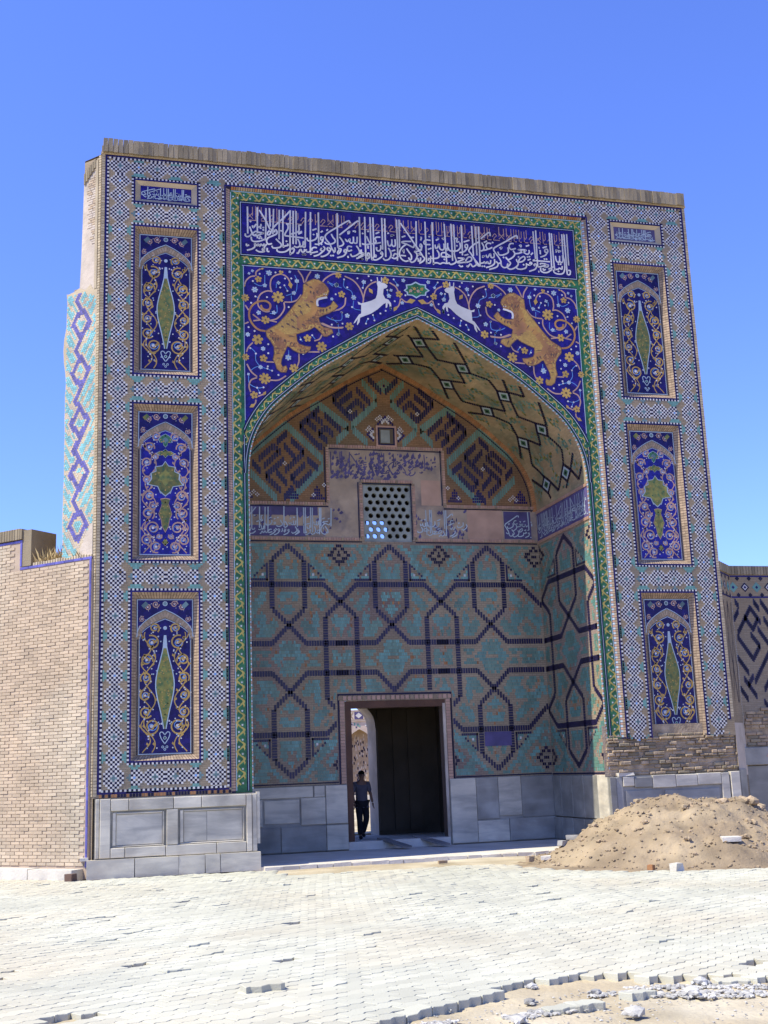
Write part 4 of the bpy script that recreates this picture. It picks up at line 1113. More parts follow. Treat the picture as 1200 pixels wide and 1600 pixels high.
    for i, (cx, cz_, r, d) in enumerate(lay):
        for sd in (-1, 1):
            if z0 + cz_ * H - r < zb + .02:
                continue
            spiral(F1, sc, sd * cx * 1.07, z0 + cz_ * H, r, d * sd, (1.2 + i * 2.2) if sd > 0 else math.pi - (1.2 + i * 2.2), .0048 + .0002 * (i % 7), cvine, .020)
            spiral(F1, sc, sd * cx * 1.04, z0 + cz_ * H, r * .6, -d * sd, i * 1.3, .0052 + .0002 * (i % 7), 'sky', .01, 1.0, dots=False)
            q = (sd * cx + r * .35, z0 + cz_ * H + r * .2)
            F1.poly(sc, [(q[0] - r * .35, q[1] - r * .3), (q[0] + r * .1, q[1] - r * .22), (q[0] + r * .3, q[1] + r * .3), (q[0] - r * .1, q[1] + r * .05)], .0068, cvine)
    rk = random.Random(int(z0 * 100))
    for i in range(30):
        x, z = rk.uniform(.06, .37), rk.uniform(zb + .05, ia - .1)
        if z > is_ and x > .37 * (ia - z) / (ia - is_) + .02:
            continue
        for sd in (-1, 1):
            F1.disc(sc, sd * x, z, .014, .0072, 'white' if i % 3 else 'pale', 6)
    for sd in (-1, 1):
        for k_, (xc, am, lam, phs) in enumerate(((.30, .075, .52, .4), (.24, .09, .74, 2.2))):
            st_ = []
            zq = zb + .04
            while zq < z0 + 2.2 * H:
                xq = xc + am * math.sin((zq - z0) / lam * 6.2832 + phs)
                st_.append((sd * max(.05, min(.415, xq * 1.07)), zq))
                zq += .03
            if len(st_) > 2:
                F1.rib(sc, st_, .018, .0045 + .0001 * k_, cvine)
                for q in range(4, len(st_) - 3, 5):
                    a, b = st_[q]
                    e = .045 * (1 if q % 2 else -1)
                    F1.poly(sc, [(a, b - .02), (a + e, b + .015), (a + e * .7, b + .05), (a, b + .02)], .0050, cvine)
    sc.build('scrollwork', root, None, 'stuff')
    md = MB()
    if kind == 'lozenge':
        prof = [(2.145, .004), (2.0, .02), (1.92, .028), (1.74, .075), (1.52, .14), (1.32, .172), (1.12, .15), (.84, .075), (.64, .03), (.55, .012)]
        R_ = cr([(w * .86, z0 + z * H) for z, w in prof], 4)
        pts = R_ + [(-a, b) for a, b in R_[::-1]]
        F1.poly(md, [(a * 1.0 + (.018 if a > 0 else -.018), b) for a, b in pts], .0085, 'pale')
        F1.poly(md, [(a, b) for a, b in pts if b < z0 + 1.93 * H], .0095, 'olive')
        for i in range(60):
            z = rk.uniform(.7, 1.8)
            w = .15 * max(0, 1 - abs(z - 1.3) / .68)
            F1.disc(md, rk.uniform(-w, w), z0 + z * H, .013, .0104, rk.choice(['ochre', 'greenl', 'ochre', 'olive']), 5)
        zf = z0 + .43 * H
        hp = cr([(0, zf + .02), (.045, zf + .07), (.085, zf + .045), (.06, zf - .04), (0, zf - .13)], 4)
        F1.rib(md, hp + [(-a, b) for a, b in hp[::-1]], .016, .0085, 'pale')
        F1.disc(md, 0, zf - .03, .03, .0086, 'pale', 7)
        F1.disc(md, 0, zf - .03, .018, .0092, 'green', 7)
        for q in (-.035, .035, 0):
            F1.disc(md, q, zf - .18 - (.04 if q == 0 else 0), .024, .0086, 'pale', 7)
            F1.disc(md, q, zf - .18 - (.04 if q == 0 else 0), .012, .0092, 'navy', 6)
        F1.disc(md, 0, z0 + 2.27 * H, .035, .0086, 'pale', 7)
    else:
        k = .00188
        def pal(pts, mt, mt2):
            P = [((x - 368) * k, z0 + (1520 - y) / 1460 * (z1 - z0)) for x, y in pts]
            P = P + [(-a, b) for a, b in P[::-1][1:]]
            mx = sum(b for a, b in P) / len(P)
            F1.poly(md, [(a * 1.10, mx + (b - mx) * 1.07) for a, b in P], .0085, mt2)
            F1.poly(md, P, .0095, mt)
            F1.poly(md, [(a * .45, mx + (b - mx) * .5) for a, b in P], .0102, 'greyt' if mt == 'greenl' else 'olive')
            for i in range(10):
                a, b = P[(i * 3 + 1) % len(P)]
                F1.disc(md, a * .72, mx + (b - mx) * .72, .014, .0106, 'ochre' if i % 2 else 'green', 5)
        pal([(368, 340), (330, 360), (305, 390), (320, 420), (345, 410), (350, 440), (368, 460)], 'greenl', 'pale')
        pal([(368, 480), (345, 500), (320, 500), (285, 520), (320, 540), (345, 535), (368, 560)], 'olive', 'pale')
        pal([(368, 600), (340, 640), (280, 650), (285, 690), (240, 710), (245, 760), (210, 810), (300, 825), (320, 870), (368, 910)], 'olive', 'pale')
        pal([(368, 940), (325, 950), (340, 990), (310, 1080), (330, 1130), (340, 1190), (368, 1240)], 'olive', 'peach')
        pal([(368, 1300), (340, 1340), (368, 1370)], 'olive', 'peach')
    md.build('medallion', root)
    return root
for s in (-1, 1):
    for (a, b), kd in zip(PANELS, ('lozenge', 'palmette', 'lozenge')):
        lab = 'recessed blue panel with %s under a small pointed arch' % ('long green lozenge' if kd == 'lozenge' else 'green palmettes')
        niche(s, a, b, kd, lab, ZD + .02 if (s > 0 and a < 3) else None)
    x0 = s * PC
    F0 = Fr((x0, 0, 0), (1, 0, 0), (0, -1, 0))
    mb = MB()
    a, b = SMALL
    ho, hi = .571, .47
    for p0, p1, p2, p3 in (((-ho, a + .03, 0), (ho, a + .03, 0), (hi, a + .1, -.06), (-hi, a + .1, -.06)), ((-hi, b - .1, -.06), (hi, b - .1, -.06), (ho, b - .03, 0), (-ho, b - .03, 0)),
                           ((-ho, a + .03, 0), (-hi, a + .1, -.06), (-hi, b - .1, -.06), (-ho, b - .03, 0)), ((hi, a + .1, -.06), (ho, a + .03, 0), (ho, b - .03, 0), (hi, b - .1, -.06))):
        mb.face([F0.p(*p0), F0.p(*p1), F0.p(*p2), F0.p(*p3)], 'tan')
    F0.rect(mb, -hi, a + .1, hi, b - .1, -.06, 'cobalt' if s < 0 else 'stainblue')
    q = mb.build('small_inscription', portal, 'little blue panel of worn lettering near the top corner')
    lt = MB()
    sx = .86 / 1.62
    for i, st in enumerate(INS_S):
        p = mm(st)
        xm = sum(u for u, w in p) / len(p)
        if 1.62 > xm * s - .1 > -.0 or 0:
            P = [((u - s * .9) * sx, a + .11 + (w - 11.2) * .265) for u, w in p]
            P = [(max(-hi + .02, min(hi - .02, u)), w) for u, w in P]
            F0.rib(lt, P, .016, -.055 + .0001 * (i % 9), 'pale')
    lt.build('lettering', q)

# ---------------------------------------------------------------- inside of the arched bay
# barrel over the bay
S = [0]
for a, b in zip(ARCH, ARCH[1:]):
    S.append(S[-1] + math.hypot(b[0] - a[0], b[1] - a[1]))
def vp(s, y, h=0):
    """point on the barrel: s along the arch from the tip (negative = left), y depth, h inwards"""
    sg = -1 if s < 0 else 1
    a = min(abs(s), S[-1] - 1e-6)
    j = 0
    while S[j + 1] < a:
        j += 1
    k = (a - S[j]) / (S[j + 1] - S[j])
    p, q = ARCH[j], ARCH[j + 1]
    dx, dz = q[0] - p[0], q[1] - p[1]
    L = math.hypot(dx, dz)
    return Vector((sg * (p[0] + dx * k + dz / L * h), y, p[1] + dz * k - dx / L * h))
mb = MB()
for sg in (-1, 1):
    rows = [[Vector((sg * a, y, b)) for a, b in ARCH] for y in (RC + .045, .7, 1.4, 2.1, YB)]
    mb.grid(rows, 'vault', flip=(sg < 0))
vault = mb.build('vault', portal, 'brick barrel of the bay with dark zigzag bands')
vs, vd, vt = MB(), [], MB()
def vband(pts, sg, mt, w=.068, h=.006):
    for (s0, y0), (s1, y1) in zip(pts, pts[1:]):
        n = max(2, int(math.hypot(s1 - s0, y1 - y0) / .055))
        for i in range(n):
            t0, t1 = i / n, (i + .82) / n
            dx, dy = s1 - s0, y1 - y0
            L = math.hypot(dx, dy)
            nx_, ny_ = -dy / L * w / 2, dx / L * w / 2
            q = []
            for t, k in ((t0, 1), (t1, 1), (t1, -1), (t0, -1)):
                s_, y_ = s0 + dx * t + nx_ * k, y0 + dy * t + ny_ * k
                if not (.02 < s_ < 4.8 and .12 < y_ < YB - .06):
                    break
                q.append(vp(sg * s_, y_, h))
            if len(q) == 4:
                vs.face(q if sg < 0 else q[::-1], mt)
for sg in (-1, 1):
    for k in range(-1, 6):
        c = .33 + 1.028 * k
        ev = k % 2 == 0
        if ev:
            vband([(c - .27, .42), (c + .18, .97), (c + .51, 1.27), (c + .85, .97)], sg, 'navyd')
            vband([(c, .72), (c + .27, .44), (c + .05, .22)], sg, 'navyd')
            vband([(c + .18, 2.0), (c + .53, 1.75), (c + .86, 2.0)], sg, 'navyd')
            vband([(c - .26, 2.62), (c, 2.24)], sg, 'navyd')
        else:
            vband([(c - .48, .21), (c, .72)], sg, 'navyd')
            vband([(c + .18, .97), (c + .55, .77), (c + .85, .97)], sg, 'navyd')
            vband([(c + .18, 2.0), (c + .49, 2.30), (c + .86, 2.0)], sg, 'navyd')
            vband([(c, 2.24), (c + .24, 2.58)], sg, 'navyd')
        vband([(c - .18, .97), (c, 1.21), (c + .25, 1.47), (c, 1.77)], sg, 'navyd')
        for y in (.97, 2.0):
            vband([(c - .18, y), (c, y - .24), (c + .18, y), (c, y + .24), (c - .18, y)], sg, 'navyd')
        for y in (.97, 2.0):
            if .1 < c < 4.7:
                dm = MB()
                for r, mt, h in ((.145, 'pale', .008), (.085, 'greenl', .0095), (.035, 'navyd', .011)):
                    q = [vp(sg * (c + a * r), y + b * r * 1.33, h) for a, b in ((1, 0), (0, 1), (-1, 0), (0, -1))]
                    dm.face(q if sg < 0 else q[::-1], mt)
                dm.build('diamond_tile', vault)
        # blurred turquoise bricks in the fields
        for (cs, cy) in ((c + .51, .55), (c + .51, 1.55), (c, 1.45), (c + .51, 2.0), (c, 2.5), (c + .0, .45), (c + .3, 1.0)):
            for i in range(-5, 6):
                for j in range(-5, 6):
                    d = abs(i) + abs(j)
                    if d in (1, 2, 4) or d == 5:
                        if d >= 4 and (i * j > 0 or random.random() < .3):
                            continue
                        s_, y_ = cs + i * .055, cy + j * .055
                        if .05 < s_ < 4.7 and .15 < y_ < YB - .1 and random.random() < .8:
                            e = .025
                            q = [vp(sg * (s_ + a * e), y_ + b * e, .004) for a, b in ((1, 1), (-1, 1), (-1, -1), (1, -1))]
                            vt.face(q if sg > 0 else q[::-1], random.choice(['turqd', 'turqd', 'turqd', 'olive']))
vs.build('zigzag_band', vault, None, 'stuff')
vt.build('turquoise_bricks', vault, None, 'stuff')
# moulded rib where barrel meets back wall
rb = MB()
for sg in (-1, 1):
    for i in range(92):
        s0, s1 = i * .053, i * .053 + .045
        if s1 > S[-1]:
            break
        q = [vp(sg * s0, YB - .07, .004), vp(sg * s1, YB - .07, .004), vp(sg * s1, YB - .004, .07), vp(sg * s0, YB - .004, .07)]
        rb.face(q if sg > 0 else q[::-1], 'orange')
        q = [vp(sg * s0, YB - .006, .10), vp(sg * s1, YB - .006, .10), vp(sg * s1, YB - .006, .125), vp(sg * s0, YB - .006, .125)]
        rb.face(q if sg < 0 else q[::-1], 'navyd')
rb.build('edge_rib', vault, None, 'stuff')

# back wall
mb = MB()
def strips(x0, x1, z0, z1, mt, h=0):
    FB.rect(mb, x0, z0, x1, z1, h, mt)
DX0, DX1, DZ = -1.05, 1.06, 2.93      # doorway opening
GX, GZ0, GZ1 = .52, 6.21, 7.47        # lattice window
strips(-XJ, DX0, 0, 6.24, 'iwan')
strips(DX1, XJ, 0, 6.24, 'iwan')
strips(DX0, DX1, DZ, 6.205, 'iwan')
strips(DX0, -GX, 6.205, 6.24, 'iwan')
strips(GX, DX1, 6.205, 6.24, 'iwan')
tri = [p for p in ARCH if p[1] > 6.9]
FB.poly(mb, [(-a, b) for a, b in ARCH[::-1]][0:0] + [(XJ, 6.98), (XJ, 7.0)] + [p for p in ARCH[::-1] if p[1] > 7.0] + [(-a, b) for a, b in ARCH[1:] if b > 7.0] + [(-XJ, 7.0), (-XJ, 6.98), (-1.27, 6.98), (-1.27, 8.22), (1.24, 8.22), (1.24, 6.98)], 0, 'orangew')
bw_ = mb.build('bay_back_wall', portal, 'shaded back wall of the bay covered in turquoise and brown brick patterns')
mb = MB()
FB.rect(mb, -XJ, 6.24, -GX, 6.98, -.002, 'plaster')
FB.rect(mb, GX, 6.24, XJ, 6.98, -.002, 'plaster')
FB.rect(mb, -1.27, 6.98, -GX, 8.22, -.002, 'plaster')
FB.rect(mb, GX, 6.98, 1.24, 8.22, -.002, 'plaster')
FB.rect(mb, -GX, GZ1, GX, 8.22, -.002, 'plaster')
FB.rect(mb, 1.75, 6.27, 2.55, 6.93, .004, 'plaster2')
FB.rect(mb, .75, 7.0, 1.18, 7.55, .003, 'plaster2')
mb.build('plaster_field', bw_, 'worn plaster field with faded blue lettering')
# faded writing: what is left of the white-on-blue band
lt = MB()
rk = random.Random(5)
def worn(x0, x1, z0, z1, src0, scale, keep, h=.004, fr=FB, mtl='pale', dens=1):
    for i, st in enumerate(INS_S):
        p = mm(st)
        P = [(x0 + (u - src0) * scale, z0 + (w - 11.2) * (z1 - z0) / .98) for u, w in p]
        if all(x0 < u < x1 for u, w in P) and rk.random() < keep:
            fr.rib(lt, P, .022, h + .0002 + .0001 * (i % 9), mtl)
for x0, x1, z0, z1 in ((-3.3, -1.75, 6.3, 6.52), (-3.3, -1.5, 6.74, 6.93), (2.58, 3.2, 6.3, 6.9)):
    FB.rect(lt, x0, z0, x1, z1, .003, 'stainblue')
for i in range(330):
    if i < 60:
        x, z = rk.uniform(-3.3, -1.0), rk.uniform(6.3, 6.9)
    elif i < 100:
        x, z = rk.uniform(.6, 1.75), rk.uniform(6.3, 6.9)
    else:
        x, z = rk.uniform(-1.2, 1.15), rk.uniform(7.55, 8.12)
        if x > .3 and z < 7.8:
            continue
    w, q = rk.uniform(.015, .05), rk.uniform(.02, .07)
    FB.poly(lt, [(x - w, z - q * .3), (x - w * .2, z - q), (x + w, z - q * .2), (x + w * .3, z + q)], .003 + .00001 * i, 'stainblue')
worn(-3.3, -1.2, 6.30, 6.93, -3.3, .62, .8)
worn(.62, 1.75, 6.30, 6.93, .3, .62, .6)
worn(2.56, 3.25, 6.30, 6.93, 1.6, .62, .9)
worn(-1.2, .9, 7.60, 8.14, -1.0, .58, .45, mtl='stainblue')
lt.build('worn_lettering', bw_, 'faded blue and white lettering', 'stuff')
# narrow brick mouldings round the plaster
ml = MB()
def mould(x0, z0, x1, z1, fr=FB, par=ml):
    L = math.hypot(x1 - x0, z1 - z0)
    n = max(1, round(L / .055))
    hz = abs(x1 - x0) > abs(z1 - z0)
    for i in range(n):
        t = (i + .5) / n
        x, z = x0 + (x1 - x0) * t, z0 + (z1 - z0) * t
        if hz:
            fr.slab(par, x - .022, z - .03, x + .022, z + .03, 0, .02, 'peach' if i % 7 else 'buffp')
        else:
            fr.slab(par, x - .03, z - .022, x + .03, z + .022, 0, .02, 'peach' if i % 7 else 'buffp')
    if hz:
        fr.rect(par, x0, z0 - .07, x1, z0 - .045, .004, 'navyd')
    else:
        fr.rect(par, x0 - .07, min(z0, z1), x0 - .045, max(z0, z1), .004, 'navyd')
mould(-XJ + .02, 6.99, -1.27, 6.99)
mould(1.24, 6.99, XJ - .02, 6.99)
mould(-1.27, 7.0, -1.27, 8.22)
mould(1.27, 7.0, 1.27, 8.22)
mould(-1.27, 8.24, 1.27, 8.24)
mould(-XJ + .02, 6.25, -GX - .06, 6.25)
mould(GX + .06, 6.25, XJ - .02, 6.25)
mould(-GX - .05, 6.25, -GX - .05, GZ1)
mould(GX + .06, 6.25, GX + .06, GZ1)
mould(-GX - .05, GZ1 + .03, GX + .05, GZ1 + .03)
ml.build('moulding', bw_, None, 'stuff')
# lattice window: plate with round holes, open to the added shaft behind
g = MB()
nxh, nzh = 6, 8
cw, ch = 2 * GX / 6.5, (GZ1 - GZ0 - .02) / 8.6
FBg = Fr((0, YB + .03, 0), (1, 0, 0), (0, -1, 0))
for j in range(nzh):
    z = GZ0 + .05 + ch * (j + .5)
    off_ = (cw * .5 if j % 2 else 0) - cw * 3.25 + cw * .5
    row0, row1 = z - ch / 2, z + ch / 2
    # solid ends
    e0, e1 = -GX, off_ - cw / 2
    if e1 - e0 > .005:
        FBg.rect(g, e0, row0, e1, row1, 0, 'grille')
    e0 = off_ + cw * (nxh - .5)
    if GX - e0 > .005:
        FBg.rect(g, e0, row0, GX, row1, 0, 'grille')
    for i in range(nxh):
        x = off_ + cw * i
        hole = [(x + cw * .33 * math.cos(6.2832 * k / 12), z + cw * .33 * math.sin(6.2832 * k / 12)) for k in range(12)]
        sq = [(cw / 2, 0), (cw / 2, ch * .29), (cw * .29, ch / 2), (0, ch / 2), (-cw * .29, ch / 2), (-cw / 2, ch * .29), (-cw / 2, 0), (-cw / 2, -ch * .29), (-cw * .29, -ch / 2), (0, -ch / 2), (cw * .29, -ch / 2), (cw / 2, -ch * .29)]
        cor = {1: (cw / 2, ch / 2), 4: (-cw / 2, ch / 2), 7: (-cw / 2, -ch / 2), 10: (cw / 2, -ch / 2)}
        for k in range(12):
            k2 = (k + 1) % 12
            a, b = sq[k], sq[k2]
            pts = [hole[k], (x + a[0], z + a[1])] + ([(x + cor[k][0], z + cor[k][1])] if k in cor else []) + [(x + b[0], z + b[1]), hole[k2]]
            FBg.poly(g, pts, 0, 'grille')
            q = [FBg.p(*hole[k], 0), FBg.p(*hole[k2], 0), FBg.p(*hole[k2], -.07), FBg.p(*hole[k], -.07)]
            g.face(q, 'grille')
FBg.rect(g, -GX, GZ0, GX, GZ0 + .05, 0, 'grille')
FBg.rect(g, -GX, GZ0 + .05 + ch * nzh, GX, GZ1, 0, 'grille')
g.build('window_lattice', bw_, 'stone window lattice with rows of round holes')
g = MB()
FB.slab(g, -.20, 8.26, .25, 8.72, 0, .03, 'peach')
FB.rect(g, -.16, 8.29, .21, 8.68, .033, 'navyd')
FB.rect(g, -.125, 8.32, .175, 8.65, .036, 'dark')
FB.rect(g, -.10, 8.34, .10, 8.62, .038, 'grille')
g.build('small_window', bw_)
# brick frets, turquoise bands and white points of the upper part
up_ = MB()
def in_tymp(x, z):
    if z < 7.06 or (abs(x) < 1.34 and z < 8.32):
        return False
    ax = abs(x)
    for (a, b), (c, d) in zip(ARCH, ARCH[1:]):
        if a <= ax <= c:
            return z < b + (d - b) * (ax - a) / max(c - a, 1e-6) - .13
    return False
for sg in (1, -1):
    f = (lambda p: p) if sg == 1 else mir
    for st in TEAL:
        strap(FB, up_, f(mm(st)), 'turqd', .003, .15, .045, in_tymp)
    for st in FRET:
        strap(FB, up_, f(mm(st)), 'strapb', .0045, .125, .05, in_tymp)
    for st in FWHITE:
        a, b = f(mm([st]))[0]
        if in_tymp(a, b - .06):
            for q in ((0, 0), (.03, .03), (-.03, .03), (0, .06)):
                FB.rect(up_, a + q[0] - .013, b + q[1] - .013, a + q[0] + .013, b + q[1] + .013, .006, 'white')
    for cx, w in ((-3.0, .16), (-2.05, .18), (-1.5, .14)):
        for i in range(5):
            k = (5 - i) * w / 5
            x = cx * sg
            for q in range(-4, 5):
                if abs(q) * .045 < k and in_tymp(x + q * .045, 7.10 + i * .06):
                    FB.rect(up_, x + q * .045 - .018, 7.08 + i * .06, x + q * .045 + .018, 7.13 + i * .06, .004, 'navy')
# diamonds round the little window and above it
for r, mt, st in ((.40, 'navy', .05), (.34, 'white', .06)):
    for i in range(40):
        a = i / 40 * 4
        k, t = int(a), a - int(a)
        cs = ((1, 0), (0, 1), (-1, 0), (0, -1), (1, 0))
        x = .02 + r * (cs[k][0] * (1 - t) + cs[k + 1][0] * t)
        z = 8.52 + r * (cs[k][1] * (1 - t) + cs[k + 1][1] * t)
        if z > 8.34 and not (-.24 < x < .29 and z < 8.76):
            FB.rect(up_, x - .018, z - .03, x + .018, z + .03, .005, mt)
for r in range(5):
    for q in range(-4, 5):
        k = 4 - abs(q)
        if r <= k:
            FB.rect(up_, .02 + q * .05 - .02, 9.62 + (r - k / 2) * .07 - .03, .02 + q * .05 + .02, 9.62 + (r - k / 2) * .07 + .03, .004, 'turqd' if (r, q) != (2, 0) else 'navy')
up_.build('brick_fret', bw_, None, 'stuff')

# strapwork and turquoise brickwork on back wall and side walls
def girih(fr, par, umap, u0, u1, PX, name, door=False, seed=1):
    """umap: pattern x -> wall u; walls share one pattern of period PX"""
    S1 = [(.335, 4.80), (.335, 5.80), (0, 6.11)]
    segs = []
    for c in (-1, 0, 1):
        o = c * 2.15
        for sx in (-1, 1):
            segs.append([(o, 6.11), (o + sx * .335, 5.80), (o + sx * .335, 4.80), (o, 4.47), (o - sx * .345, 4.10), (o - sx * 1.2, 4.10)])
            segs.append([(o, 5.30), (o + sx * .735, 5.30), (o + sx * 1.075, 4.95), (o + sx * 1.40, 4.64), (o + sx * 1.40, 3.8)])
    segs += [[(x, 7.6 - z) for x, z in sg] for sg in segs]
    sm = MB()
    def clip(u, z):
        if not (u0 + .02 < u < u1 - .02 and 1.40 < z < 6.17):
            return False
        return not (door and DX0 - .18 < u < DX1 + .18 and z < DZ + .18)
    for sg in segs:
        strap(fr, sm, [(umap(x), z) for x, z in sg], 'strapb', .006, .10, .052, clip)
    for c in (-1, 0, 1):
        for sx in (-1, 1):
            for top in (1, -1):
                X, Z = c * 2.15 + sx * .43, (5.40 if top > 0 else 2.20)
                for i in range(8):
                    for (px_, pz_) in ((X, Z + top * i * .045), (X + sx * i * .045, Z)) + (((X + sx * (.30 - i * .05), Z + top * (.03 + i * .05)),) if i in (1, 2, 4, 5) else ()):
                        u_ = umap(px_)
                        if clip(u_, pz_):
                            fr.rect(sm, u_ - .02, pz_ - .024, u_ + .02, pz_ + .024, .0062 + .00003 * i, 'strapb')
                if clip(umap(X + sx * .09), Z + top * .10):
                    fr.rect(sm, umap(X + sx * .09) - .02, Z + top * .10 - .025, umap(X + sx * .09) + .02, Z + top * .10 + .025, .0066, 'white')
    sm.build('strap_band', par, 'dark blue interlaced strap lines of glazed brick', 'stuff')
    lines = []
    for sg in segs:
        for a, b in zip(sg, sg[1:]):
            lines.append((a, b))
    def dist(x, z):
        m = 9
        for (ax, az), (bx, bz) in lines:
            dx, dz = bx - ax, bz - az
            t = max(0, min(1, ((x - ax) * dx + (z - az) * dz) / (dx * dx + dz * dz)))
            d = (x - ax - dx * t) ** 2 + (z - az - dz * t) ** 2
            if d < m:
                m = d
        return math.sqrt(m)
    fm = MB()
    rk = random.Random(seed)
    k = PX / 2.15
    bwid, bh = .040, .066
    z = 1.42
    row = 0
    while z < 6.16:
        u = u0 + .04 + (bwid / 2 if row % 2 else 0)
        while u < u1 - .03:
            if clip(u, z):
                x = min(range(0, 1), key=lambda q: 0) or 0
                # pattern coordinate: invert the map linearly
                x = (u - umap(0)) / (umap(1) - umap(0))
                d = dist(x, z)
                xm = abs(((x + 1.075) % 2.15) - 1.075)
                zm = abs(z - 3.8)
                mt = None
                if d > .10:
                    p, q = (xm + zm) / .125, (xm - zm) / .125
                    i, j = int(math.floor(p)), int(math.floor(q))
                    v = d > .125 and not ((i % 3 == 0 and j % 6 < 4) or (j % 4 == 0 and i % 6 > 2))
                    bl = noise.noise((u * .9, z * .9, seed))
                    if v:
                        mt = 'turq' if ((i // 3 + j // 4) % 2 == 0) == (rk.random() < .93) else 'turqd'
                    elif rk.random() < .01 + .22 * max(0, -bl):
                        mt = 'orange'
                    if rk.random() < .015:
                        mt = None
                    # small blue corner triangles beside the columns
                    q_ = abs(1.075 - xm) + abs(2.12 - zm)
                    if q_ < .30:
                        mt = 'navyd' if (.15 < q_ < .24 or q_ < .06) else None
                if mt:
                    fr.rect(fm, u - bwid * .44, z - bh * .46, u + bwid * .44, z + bh * .46, .0035, mt)
            u += bwid
        z += bh
        row += 1
    fm.build('glazed_brickwork', par, 'turquoise glazed bricks in angular patterns', 'stuff')
girih(FB, bw_, lambda x: x, -XJ, XJ, 2.15, 'back', True, 2)
fb2 = MB()
FB.rect(fb2, 1.88, 1.95, 2.47, 2.24, .008, 'stainblue')
FB.rect(fb2, -XJ + .03, 1.335, DX0 - .16, 1.36, .005, 'navyd')
FB.rect(fb2, DX1 + .16, 1.345, XJ - .03, 1.37, .005, 'navyd')
for sx, x in ((-1, DX0 - .13), (1, DX1 + .13)):
    FB.rect(fb2, x - .018, 1.31, x + .018, DZ + .148, .007, 'navyd')
FB.rect(fb2, DX0 - .148, DZ + .112, DX1 + .148, DZ + .148, .0072, 'navyd')
for i in range(24):
    x = DX0 - .1 + (DX1 - DX0 + .2) * i / 23
    FB.slab(fb2, x - .035, DZ + .02, x + .035, DZ + .10, 0, .015, 'peach' if i % 5 else 'buffp')
z = 1.32
while z < DZ:
    for x in (DX0 - .06, DX1 + .06):
        FB.slab(fb2, x - .045, z, x + .045, z + .05, 0, .015, 'peach')
    z += .06
fb2.build('door_surround', bw_, 'narrow brick and blue tile surround of the doorway')

side_walls = []
for fr, umap, nm in ((FRW, lambda x: -1.42 + x * 1.27, 'right'), (FLW, lambda x: 1.42 + x * 1.27, 'left')):
    mb = MB()
    u0, u1 = sorted((0, YB)) if nm == 'left' else (-YB, -.0)
    ua, ub = (RC + .045, YB) if nm == 'left' else (-YB, -RC - .045)
    fr.rect(mb, ua, 0, ub, 6.9, 0, 'iwan')
    w = mb.build('bay_side_wall', portal, 'side wall of the bay with blue strap pattern')
    girih(fr, w, umap, ua, ub, 2.73, nm, False, 5)
    b = MB()
    fr.rect(b, ua + .02, 6.24, ub - .02, 6.86, .003, 'stainblue')
    fr.rect(b, ua, 1.33, ub, 1.36, .005, 'navyd')
    for zz in (6.22, 6.88):
        x = ua + .03
        while x < ub - .03:
            fr.slab(b, x, zz - .03, x + .044, zz + .03, 0, .02, 'peach')
            x += .055
    lt = b
    worn(ua + .05, ub - .05, 6.28, 6.82, -3.3 if nm == 'right' else .3, .6, .9, .005, fr)
    b.build('inscription_band', w, 'faded blue lettering band', 'stuff')
    side_walls.append(w)
# ---------------------------------------------------------------- marble plinths
def slab_obj(fr, x0, z0, x1, z1, h0, h1, mt, par, name='slab', bev=.008, label=None):
    g = .004
    b = MB()
    fr.slab(b, x0 + g, z0 + g, x1 - g, z1 - g, h0, h1, mt, bev)
    return b.build(name, par, label)
pl = MB()
FF.slab(pl, -5.965, 0, -3.285, 1.262, -.02, .045, 'marbleb')
pl.face([(-3.285, -.045, 0), (-3.285, 2.0, 0), (-3.285, 2.0, 1.25), (-3.285, -.045, 1.25)][::1], 'marble')
pl = pl.build('plinth', portal, 'grey marble plinth with two sunk panels under the left pier')
H1 = .10
for x0, z0, x1, z1, h in ((-5.955, .31, -5.885, 1.262, .085), (-5.885, .31, -5.71, 1.262, .10), (-5.71, 1.055, -5.418, 1.25, H1), (-5.418, 1.055, -4.686, 1.25, H1), (-4.686, 1.055, -4.222, 1.25, H1),
                          (-4.222, 1.055, -3.47, 1.25, H1), (-4.805, .475, -4.61, 1.055, H1), (-3.47, .30, -3.37, 1.25, H1), (-3.37, .30, -3.285, 1.25, .085),
                          (-5.71, .31, -5.476, .475, H1), (-5.476, .31, -4.816, .475, H1), (-4.816, .30, -3.973, .475, H1), (-3.973, .30, -3.47, .475, H1)):
    slab_obj(FF, x0, z0, x1, z1, .03, h, 'marble', pl)
for x0, x1 in ((-5.71, -4.805), (-4.61, -3.47)):
    # sunk panel with a thin moulding
    for a, b, c, d in ((x0 + .03, .50, x0 + .09, 1.03), (x1 - .06, .50, x1 - .03, 1.03), (x0 + .09, 1.0, x1 - .06, 1.03), (x0 + .03, .475, x1 - .03, .50)):
        slab_obj(FF, a, b, c, d, .03, .075, 'marble', pl, 'moulding', .006)
    xm = x0 + (x1 - x0) * (.42 if x0 > -5 else 1)
    slab_obj(FF, x0 + .09, .505, xm - (.06 if x0 < -5 else 0), 1.0, .03, .052, 'marble', pl, 'panel', .004)
    if x0 > -5:
        slab_obj(FF, xm, .505, x1 - .06, 1.0, .03, .052, 'marble', pl, 'panel', .004)
xs = [-6.085, -5.32, -4.607, -4.174, -3.922, -3.24]
for i in range(5):
    b = MB()
    b.box(((xs[i] + xs[i + 1]) / 2, -.055, .145), (xs[i + 1] - xs[i] - .008, .21, .30), 'marble', jit=.004)
    b.build('base_slab', pl)
b = MB()
b.box((-6.12, .12, .31), (.13, .3, .05), 'step')
b.build('corner_stone', pl)
b = MB()
b.box((-3.26, .04, .85), (.05, .22, .85), 'marble')
b.build('corner_stone', pl)
